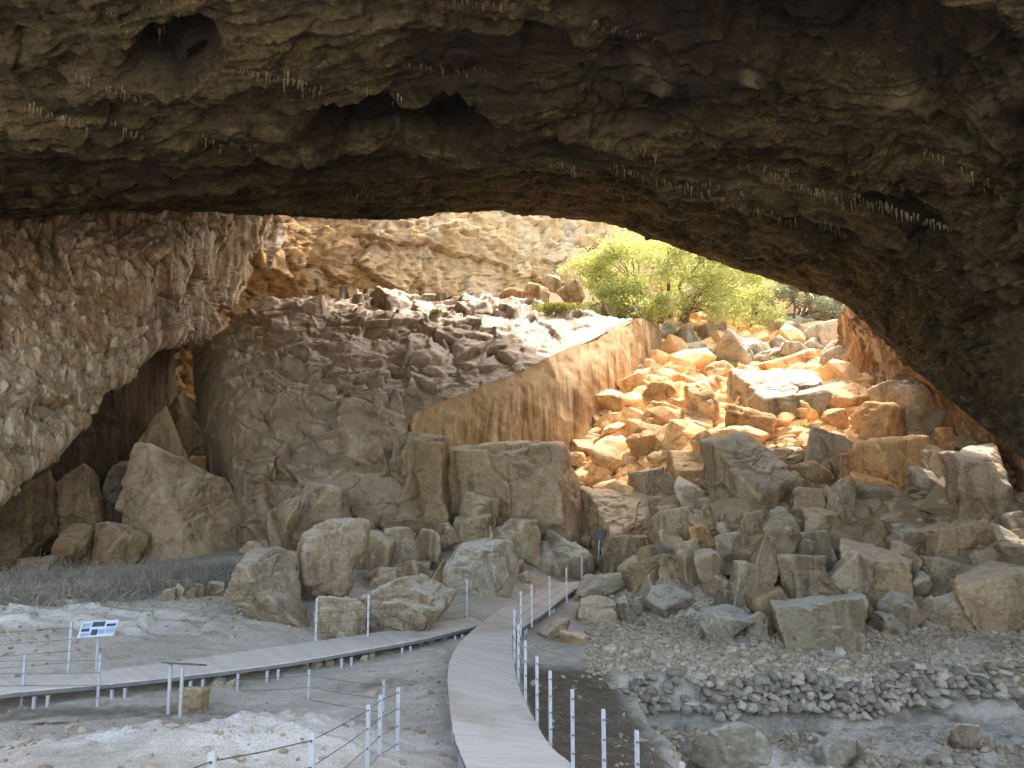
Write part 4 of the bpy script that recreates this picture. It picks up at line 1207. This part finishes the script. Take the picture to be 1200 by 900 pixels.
# ------------------------------------------------------------------ walkways
def strip_mesh(L, R, plank, gap, th, dz=0.0):
    """boards laid across a strip with edge point rows L and R"""
    L = np.asarray(L); R = np.asarray(R)
    n = len(L)
    t = np.linspace(0, n - 1, 900)
    Ls, Rs = cr(L, t), cr(R, t)
    mid = (Ls + Rs) / 2
    s = np.r_[0, np.cumsum(np.linalg.norm(np.diff(mid, axis=0), axis=1))]
    N_ = int(s[-1] / plank)
    V, FA, A = [], [], []
    rr = np.random.RandomState(2)
    for k in range(N_):
        a, b = k * plank + gap / 2, (k + 1) * plank - gap / 2
        def pt(E, q): return np.array([np.interp(q, s, E[:, i]) for i in range(3)])
        dzk = rr.uniform(-.002, .002); ex = rr.uniform(-.008, .008)
        la, lb, ra, rb = pt(Ls, a), pt(Ls, b), pt(Rs, a), pt(Rs, b)
        u = (ra - la) / np.linalg.norm(ra - la)
        la, lb, ra, rb = la - u * ex, lb - u * ex, ra + u * ex, rb + u * ex
        base = len(V)
        for q in (la, ra, rb, lb): V.append(q + [0, 0, dz + dzk])
        for q in (la, ra, rb, lb): V.append(q + [0, 0, dz + dzk - th])
        FA += [(base + 0, base + 1, base + 2, base + 3), (base + 7, base + 6, base + 5, base + 4), (base, base + 4, base + 5, base + 1), (base + 1, base + 5, base + 6, base + 2),
               (base + 2, base + 6, base + 7, base + 3), (base + 3, base + 7, base + 4, base)]
        A += [rr.rand()] * 8
    return np.array(V), np.array(FA), np.array(A), Ls, Rs, s

def beam(pts, h, wd, off_z):
    """rectangular rail swept along pts"""
    pts = np.asarray(pts)
    mb = MB()
    T = np.gradient(pts, axis=0); T[:, 2] = 0
    T /= np.linalg.norm(T, axis=1, keepdims=True)
    Nn = np.c_[T[:, 1], -T[:, 0], np.zeros(len(T))]
    V = []
    for p_, n_ in zip(pts, Nn):
        for a, b in ((-.5, 0), (.5, 0), (.5, -1), (-.5, -1)): V.append(p_ + n_ * a * wd + np.array([0, 0, off_z + b * h]))
    FA = []
    for i in range(len(pts) - 1):
        for j in range(4): FA.append((i * 4 + j, i * 4 + (j + 1) % 4, i * 4 + 4 + (j + 1) % 4, i * 4 + 4 + j))
    mb.add(V, FA)
    return mb

def walkway(name, label, Lp, Rp, zf, plank, gap, leg_n, leg_edges=('L', 'R')):
    L = [at_z(a, b, zf) for a, b in Lp]; R = [at_z(a, b, zf) for a, b in Rp]
    V, FA, A, Ls, Rs, s = strip_mesh(L, R, plank, gap, .032)
    root = empty(name, (Ls[0] + Rs[0]) / 2)
    inv = Matrix.Translation(root.location).inverted()
    tag(root, label, 'walkway')
    o = mesh_np('deck', V, FA, M['wood'], root, False, {'plank': A}); o.matrix_parent_inverse = inv
    for E, sg in ((Ls, 1), (Rs, -1)):
        mid = (Ls + Rs) / 2
        inn = E + (mid - E) * .05
        o = beam(inn[::10], .075, .06, -.036).build('edge_beam', M['beam'], root); o.matrix_parent_inverse = inv
    for k in range(leg_n):
        t = int((k + .5) / leg_n * 899)
        for E in (Ls, Rs):
            mid = (Ls[t] + Rs[t]) / 2
            q = E[t] + (mid - E[t]) * .07
            tn = Ls[min(899, t + 3)] - Ls[max(0, t - 3)]; tn /= np.linalg.norm(tn)
            gz = terrain(q[0], q[1], False)[0]
            mb = MB()
            for sft in (-.13, .13):
                c = q + tn * sft
                mb.box((c[0], c[1], (c[2] - .15 + gz - .25) / 2), .06, .06, max(.05, c[2] - .15 - gz + .25))
            o = mb.build('leg_pair', M['steel'], root); o.matrix_parent_inverse = inv
    return Ls, Rs

mainL = [(556, 950), (546, 898), (533, 863), (527, 827), (525, 787), (532, 763), (550, 742), (580, 718), (612, 699), (640, 683), (661, 668)]
mainR = [(712, 950), (672, 898), (646, 875), (626, 843), (611, 812), (603, 783), (600, 745), (612, 735), (640, 716), (668, 694), (700, 674)]
mL, mR = walkway('curved_walkway', 'wide grey timber boardwalk curving from the bottom edge towards the boulders', mainL, mainR, deck_z, .145, .005, 9)
sideL = [(-60, 806), (0, 796), (100, 787), (200, 776), (300, 761), (400, 747), (480, 735), (553, 723)]
sideR = [(-40, 818), (22, 810), (122, 801), (226, 790), (328, 777), (424, 761), (500, 747), (566, 731)]
sL, sR = walkway('side_walkway', 'narrow timber boardwalk on short legs branching off to the left', sideL, sideR, lambda Y: min(deck_z(Y) - .04, .66 + .058 * (Y - 16.5)), .14, .010, 8)

# ------------------------------------------------------------------ fences
def fence(name, label, posts, rails=(.2, .46, .72, 1.0), rad=.0055, size=.055, h=1.1):
    """posts: list of base points (or (base, top)); None breaks the cables"""
    first = next(p_ for p_ in posts if p_ is not None)
    root = empty(name, first)
    inv = Matrix.Translation(root.location).inverted()
    tag(root, label, 'fence', None)
    cab = MB()
    prev = None
    for b in posts:
        if b is None:
            prev = None
            if cab.v: o = cab.build('cable', M['cable'], root); o.matrix_parent_inverse = inv
            cab = MB(); continue
        mb = MB()
        mb.box(b + np.array([0, 0, h / 2 - .06]), size, size * .8, h + .12)
        mb.box(b + np.array([0, 0, h + .004]), size * .8, size * .6, .012)
        o = mb.build('post', M['steel'], root); o.matrix_parent_inverse = inv
        for rz in rails:
            cab.tube(b + np.array([0, -size * .4 - .001, rz]), b + np.array([0, -size * .4 - .012, rz]), .013, .013, 6)
            if prev is not None:
                a_, b_ = prev + np.array([0, 0, rz]), b + np.array([0, 0, rz])
                m_ = (a_ + b_) / 2 - np.array([0, 0, .012])
                cab.tube(a_, m_, rad, rad, 4, False); cab.tube(m_, b_, rad, rad, 4, False)
        prev = b
    o = cab.build('cable', M['cable'], root); o.matrix_parent_inverse = inv
    return root

def top_post(px, py, zt):          # post known by its top end
    q = at_z(px, py, lambda Y: zt)
    return q - np.array([0, 0, 1.1])
pr = [top_post(799, 894, 2.15), top_post(746, 857, 2.13), top_post(707, 832, 2.11)]
for b in [(669, 899), (643, 869), (627.5, 845), (614, 820), (606, 794), (601.5, 771), (609, 741), (622, 730), (643, 717), (663, 703), (681, 684)]:
    pr.append(at_z(b[0], b[1], deck_z) + np.array([.03, 0, 0]))
fence('walkway_fence', 'steel post and cable fence along the right side of the curved walkway', pr, (.2, .46, .72, .98))
zs = lambda Y: min(deck_z(Y) - .04, .66 + .058 * (Y - 16.5))
pb = [at_z(-60, 798, zs), at_z(80, 787, zs), None] + [at_z(a, b, zs) for a, b in ((370, 751), (431, 746), (490, 737), (547, 722))]
fence('far_side_fence', 'steel posts on the far side of the narrow side walkway', pb, (.2, .46, .72, .98), .005, .05)
pn = []
for q in [(-60, 830), (25, 829), (114, 829)]:
    g_ = ground_hit(*q); pn.append(g_)
g_ = at(361, 833, 17.2); g_[2] = at(361, 785, 17.2)[2] - 1.1; pn += [None, at(279, 790, 17.6) - np.array([0, 0, 1.1]), g_]
q = at(450, 797, 15.8); q[2] -= 1.1; pn.append(q)
fence('near_side_fence', 'steel posts and cables on the near side of the narrow side walkway', pn, (.2, .46, .72, .98), .005, .05)
def tp(px, py, Y): return at(px, py, Y) - np.array([0, 0, 1.1])
pf = [tp(120, 925, 5.6), tp(249, 882, 6.6), tp(366, 859, 7.9), tp(432, 826, 11.3), tp(446, 815, 12.0), tp(467, 806, 12.7)]
fence('front_fence', 'nearest steel post and cable fence climbing to the lower left corner', pf, (.22, .5, .77, 1.03), .006, .06)

# ------------------------------------------------------------------ boards and signs
def axes(n, up):
    n = n / np.linalg.norm(n); x = np.cross(up, n); x /= np.linalg.norm(x); y = np.cross(n, x)
    return np.array([x, y, n])
b0 = ground_hit(112, 786)
root = empty('information_board', b0)
inv = Matrix.Translation(root.location).inverted()
tag(root, 'slanted pale blue information board with dark pictures beside the side walkway', 'information board')
Yb = b0[1]
C_ = at(115, 737, Yb)
mb = MB(); mb.box((b0[0], b0[1] + .03, (b0[2] + C_[2]) / 2 - .1), .055, .045, C_[2] - b0[2] + .2)
o = mb.build('post', M['steel'], root); o.matrix_parent_inverse = inv
ax = axes(np.array([.05, -.75, .62]), np.array([0.0, .62, .75]))
ax = np.array([rotm('Y', math.radians(-5)) @ a for a in ax])
mb = MB(); mb.box(C_, .86, .42, .02, ax)
pan = mb.build('panel', M['print_pale'], root); pan.matrix_parent_inverse = inv
def dec(x, y, w_, h_, mat, nm):
    mb = MB(); mb.box(C_ + ax[0] * x + ax[1] * y + ax[2] * .013, w_, h_, .006, ax)
    mb.build(nm, mat, pan)
dec(-.02, .12, .30, .13, M['print_dark'], 'picture')
dec(-.06, -.09, .15, .15, M['print_dark'], 'picture')
dec(-.29, -.02, .19, .08, M['print_dark'], 'picture')
dec(.29, .08, .22, .07, M['print_dark'], 'picture')
dec(.11, -.08, .15, .12, M['print_blue'], 'picture')
dec(-.30, .10, .20, .12, M['print_blue'], 'picture')
dec(.31, -.06, .20, .14, M['print_blue'], 'picture')
dec(-.27, -.14, .20, .09, M['print_blue'], 'picture')

b1 = ground_hit(197, 839); b2 = ground_hit(211, 842)
root = empty('information_board', b1)
inv = Matrix.Translation(root.location).inverted()
tag(root, 'dark information board seen edge on from behind, on two steel posts', 'information board')
zt = at(204, 779, b1[1])[2]
for b in (b1, b2):
    mb = MB(); mb.box((b[0], b[1], (b[2] + zt) / 2 - .05), .06, .05, zt - b[2] + .1)
    o = mb.build('post', M['steel'], root); o.matrix_parent_inverse = inv
mb = MB()
c = at(216, 778, b1[1] + .1); ax2 = axes(np.array([.05, .28, .95]), np.array([0, 1.0, 0]))
mb.box(c, .80, .42, .03, ax2)
o = mb.build('panel', M['darksteel'], root); o.matrix_parent_inverse = inv

bs = at_z(700, 676, deck_z); bs2 = bs + np.array([.22, .15, -.05])
root = empty('walkway_sign', bs)
inv = Matrix.Translation(root.location).inverted()
tag(root, 'small dark square sign on thin posts at the far end of the walkway', 'sign')
hT = at(703, 620, bs[1])[2]
mb = MB(); mb.tube(bs - np.array([0, 0, .2]), np.array([bs[0] + .12, bs[1], hT - .1]), .035, .035, 8)
o = mb.build('post', M['steel'], root); o.matrix_parent_inverse = inv
mb = MB(); mb.tube(bs2 - np.array([0, 0, .3]), bs2 + np.array([0.02, 0, 1.25]), .032, .032, 8)
o = mb.build('post', M['steel'], root); o.matrix_parent_inverse = inv
mb = MB(); mb.box((bs[0] + .12, bs[1] - .05, hT - .22), .36, .03, .46)
pl = mb.build('plate', simple_mat('sign_plate', (.10, .11, .115), .5, .1, .15, 6), root); pl.matrix_parent_inverse = inv

# ------------------------------------------------------------------ trees
def leaf_quads(P, D, size, rr):
    n = len(P)
    a = rr.normal(0, 1, (n, 3)); a[:, 2] *= .7; a = a + D * .6
    a /= np.linalg.norm(a, axis=1, keepdims=True)
    b = np.cross(a, rr.normal(0, 1, (n, 3))); b /= np.linalg.norm(b, axis=1, keepdims=True)
    s = size * rr.uniform(.6, 1.4, n)[:, None]
    V = np.stack([P - b * s * .28, P + a * s * .5 - b * s * .0 + b * s * .32, P + a * s * 1.1, P + a * s * .45 - b * s * .32], 1).reshape(-1, 3)
    FA = np.arange(n * 4).reshape(-1, 4)
    return V, FA

def tree(name, label, base, spread, height, stems, clumps, leaves, lsize, lmat, seed, low=.15, group=None):
    rr = np.random.RandomState(seed)
    base = np.asarray(base, float)
    root = empty(name, base)
    inv = Matrix.Translation(root.location).inverted()
    tag(root, label, 'tree', group)
    # clump centres in an uneven dome
    C = []
    while len(C) < clumps:
        q = rr.uniform(-1, 1, 3); q[2] = rr.uniform(low, 1)
        rad = math.sqrt(q[0] ** 2 + q[1] ** 2 + ((q[2] - .25) / .78) ** 2)
        if .45 < rad < 1.0 + .12 * rr.rand(): C.append(q)
    C = np.array(C) * np.array([spread, spread * .8, height]) + base
    mb = MB()
    # stems then limbs toward the clumps
    nodes = []
    for k in range(stems):
        ang = rr.uniform(0, 6.28); 
        tip = base + np.array([math.cos(ang) * spread * .38, math.sin(ang) * spread * .3, height * rr.uniform(.34, .5)])
        a = base + np.array([rr.normal(0, .35), rr.normal(0, .3), -.3]); rad = height * rr.uniform(.018, .028)
        prev = a
        for t in np.linspace(.2, 1, 5):
            q = a + (tip - a) * t + np.array([0, 0, height * .07 * math.sin(t * 3)]) + rr.normal(0, .12, 3)
            mb.tube(prev, q, rad * (1.15 - .7 * (t - .2)), rad * (1.15 - .7 * t), 7, False)
            prev = q; nodes.append((q, rad * (1.15 - .7 * t)))
    npos = np.array([q for q, _ in nodes])
    for c in C:
        j = np.argmin(((npos - c) ** 2).sum(1) + 3 * np.maximum(0, npos[:, 2] - c[2]))
        a, rad = nodes[j]
        prev = a; r0 = min(rad, .09) * .75
        for t in (.3, .55, .8, 1.0):
            q = a + (c - a) * t + rr.normal(0, .18, 3)
            mb.tube(prev, q, r0 * (1.1 - t * .8 + .2), r0 * (1.0 - t * .8), 5, False)
            prev = q
        for k in range(4):
            q = c + rr.normal(0, 1, 3) * np.array([.9, .8, .6]) * spread * .09
            mb.tube(prev, q, r0 * .3, r0 * .1, 4, False)
    o = mb.build('trunk', M['bark'], root, True); o.matrix_parent_inverse = inv
    # foliage: many twigs, each with a spray of leaves
    tw = clumps * 26
    ci = rr.randint(0, clumps, tw)
    crad = spread * rr.uniform(.10, .21, clumps)
    off = rr.normal(0, 1, (tw, 3)); off /= np.linalg.norm(off, axis=1, keepdims=True)
    off *= (rr.rand(tw, 1) ** .55)
    T = C[ci] + off * crad[ci][:, None] * np.array([1.15, 1.1, .8])
    li = rr.randint(0, tw, leaves)
    P = T[li] + rr.normal(0, 1, (leaves, 3)) * lsize * 1.25
    V, FA = leaf_quads(P, off[li], lsize, rr)
    o = mesh_np('crown', V, FA, lmat, root, False); o.matrix_parent_inverse = inv
    return root

tb = ground_hit(800, 388); tb = np.array([at(794, 388, 53)[0], 53, at(795, 390, 53)[2]])
tree('tree', 'bushy sunlit yellow-green tree with several thin stems above the boulders', tb, 7.3, 7.6, 9, 100, 74000, .17, M['leaf'], 4, .02)
tb2 = ground_hit(941, 386); tb2[1] += .3
tree('tree', 'smaller grey-green tree half hidden behind the bright tree', tb2, 3.3, 5.6, 5, 46, 26000, .15, M['leaf_grey'], 9, .05)

# small weeds on the slope
def weed(px, py, size, label, seed, Y=None):
    rr = np.random.RandomState(seed)
    b = ground_hit(px, py) if Y is None else at(px, py, Y)
    n = 260
    ang = rr.uniform(0, 6.28, n); rad = size * np.sqrt(rr.rand(n))
    P = np.c_[b[0] + np.cos(ang) * rad, b[1] + np.sin(ang) * rad * .7, b[2] + size * .1 + size * .75 * rr.rand(n) * (1 - .6 * (rad / size) ** 2)]
    V, FA = leaf_quads(P, np.tile([0, 0, 1.0], (n, 1)), .13, rr)
    o = mesh_np('weed', V, FA, M['weed'], None, False)
    tag(o, label, 'weed')
weed(913, 428, .75, 'bright green weed beside the thin grey slab', 1)
weed(910, 495, .55, 'small green weed below the broad bright slab', 2)
weed(851, 432, .7, 'green weed below the blue-grey boulder', 3)
weed(796, 432, .6, 'green weed left of the small grey boulder under the tree', 4)
weed(943, 428, .6, 'yellowish weeds right of the thin grey slab', 5)
weed(864, 452, .6, 'thin green weed left of the broad bright slab', 6)
weed(942, 505, .35, 'tiny green weed on the shaded jutting slab', 7)
weed(940, 402, .7, 'sparse weeds among the hazy stones', 8)
weed(490, 398, .35, 'tiny green plant growing on top of the great block', 9, 43.0)
weed(512, 368, .35, 'tiny green tuft near the back edge of the great block', 10, 45.5)
# grass patch on the great block
rr = np.random.RandomState(6)
n = 5200
P = np.array([at(px, py, Y) for px, py, Y in zip(rr.normal(655, 15, n), np.full(n, 362), rr.uniform(46.5, 49.5, n))])
P[:, 2] = at(655, 362, 47)[2] - .15 + rr.rand(n) * .45
V, FA = leaf_quads(P, np.tile([0, 0, 2.0], (n, 1)), .13, rr)
o = mesh_np('grass', V, FA, M['weed'], None, False)
tag(o, 'patch of bright green grass on the sunlit end of the great block', 'grass', kind='stuff')

# dry brush along the hollow
def brush(px, py, wd, ht, n, label, seed):
    rr = np.random.RandomState(seed)
    b = ground_hit(px, py)
    V, FA = [], []
    for k in range(int(n * .7)):
        a = np.array([b[0] + rr.normal(0, wd * .42), b[1] + rr.normal(0, .7), 0.0])
        a[2] = b[2] - .05
        L = ht * rr.uniform(.3, .95) * .8
        th, ph = rr.uniform(0, 6.28), abs(rr.normal(.85, .5))
        dirv = np.array([math.cos(th) * math.sin(ph), math.sin(th) * math.sin(ph), math.cos(ph)])
        prev = a
        w0 = rr.uniform(.006, .016) * (2.2 if rr.rand() > .93 else 1)
        for s_ in range(4):
            dirv = dirv + rr.normal(0, .42, 3); dirv /= np.linalg.norm(dirv)
            q = prev + dirv * L / 4
            sd = np.cross(dirv, [rr.normal(), -1.0, rr.normal() * .3]); sd /= np.linalg.norm(sd)
            wa, wb = w0 * (1 - s_ * .22), w0 * (1 - (s_ + 1) * .22)
            i = len(V)
            V += [prev - sd * wa, prev + sd * wa, q + sd * wb, q - sd * wb]; FA.append((i, i + 1, i + 2, i + 3))
            prev = q
    o = mesh_np('dry_shrub', np.array(V), np.array(FA), M['twig'], None, False)
    tag(o, label, 'dry shrub')
brush(20, 700, 2.4, 1.2, 1300, 'tangled grey dry shrub at the left edge below the brown rocks', 1)
brush(75, 701, 2.2, 1.3, 1300, 'grey dry shrub in front of the leaning thin slab', 2)
brush(125, 698, 2.2, 1.5, 1300, 'tall grey dry shrub left of the stacked stones', 3)
brush(175, 690, 2.0, 1.5, 1200, 'grey dry shrub behind the stacked stones', 4)
brush(225, 684, 2.0, 1.6, 1000, 'sparse dry shrub with long pale stalks before the jagged slab', 5)
brush(278, 682, 1.5, 1.2, 700, 'dry shrub at the foot of the grey pointed boulder', 6)
brush(45, 682, 2.6, 1.5, 1300, 'dry shrub at the back, below the flat brown stone at the far left', 7)
brush(130, 680, 2.6, 1.5, 1300, 'dry shrub at the back, below the low brown boulder', 8)
brush(300, 668, 1.3, 1.0, 800, 'dry shrub in the corner behind the grey pointed boulder', 11)
brush(262, 672, 1.5, 1.1, 900, 'dry shrub between the jagged slab and the grey pointed boulder', 10)
brush(205, 674, 2.2, 1.4, 1100, 'dry shrub at the back, touching the jagged slab', 9)

# ------------------------------------------------------------------ light, sky, camera
S_ = np.array([.25, .27, .93]); S_ /= np.linalg.norm(S_)
sun = bpy.data.lights.new('sun', 'SUN')
sun.energy = 5.0; sun.angle = math.radians(.53); sun.color = (1, .95, .86)
so = bpy.data.objects.new('sun', sun); COL.objects.link(so)
so.rotation_euler = Vector(-S_).to_track_quat('-Z', 'Y').to_euler()
so.location = (0, 60, 80)
W = bpy.data.worlds.new('World'); SC.world = W; W.use_nodes = True
nt = W.node_tree
sky = nt.nodes.new('ShaderNodeTexSky'); sky.sky_type = 'NISHITA'; sky.sun_disc = False
sky.sun_elevation = math.asin(S_[2]); sky.sun_rotation = math.atan2(S_[0], S_[1])
sky.air_density = 1.0; sky.dust_density = 3.0; sky.ozone_density = 1.0
bg = nt.nodes['Background']; bg.inputs['Strength'].default_value = 1.0
wb = nt.nodes.new('ShaderNodeMix'); wb.data_type = 'RGBA'; wb.blend_type = 'MULTIPLY'
wb.inputs[0].default_value = 1; wb.inputs[7].default_value = (1.0, .88, .715, 1)      # white balance set for the shade
nt.links.new(sky.outputs[0], wb.inputs[6]); nt.links.new(wb.outputs[2], bg.inputs['Color'])

cam = bpy.data.cameras.new('camera')
cam.sensor_width = 36; cam.lens = 36 * F / 1200
cam.clip_start = .05; cam.clip_end = 2000
co = bpy.data.objects.new('camera', cam); COL.objects.link(co)
co.location = (0, 0, CZ); co.rotation_euler = (math.pi / 2 + TH, 0, 0)
SC.camera = co
SC.view_settings.view_transform = 'Standard'
try: SC.view_settings.look = 'None'
except Exception: pass
SC.view_settings.exposure = 0; SC.view_settings.gamma = 1
SC.cycles.max_bounces = 8; SC.cycles.diffuse_bounces = 6; SC.cycles.glossy_bounces = 3
SC.cycles.transmission_bounces = 6; SC.cycles.transparent_max_bounces = 8
SC.cycles.use_denoising = True
try: SC.cycles.denoiser = 'OPENIMAGEDENOISE'
except Exception: pass
SC.cycles.caustics_reflective = False; SC.cycles.caustics_refractive = False
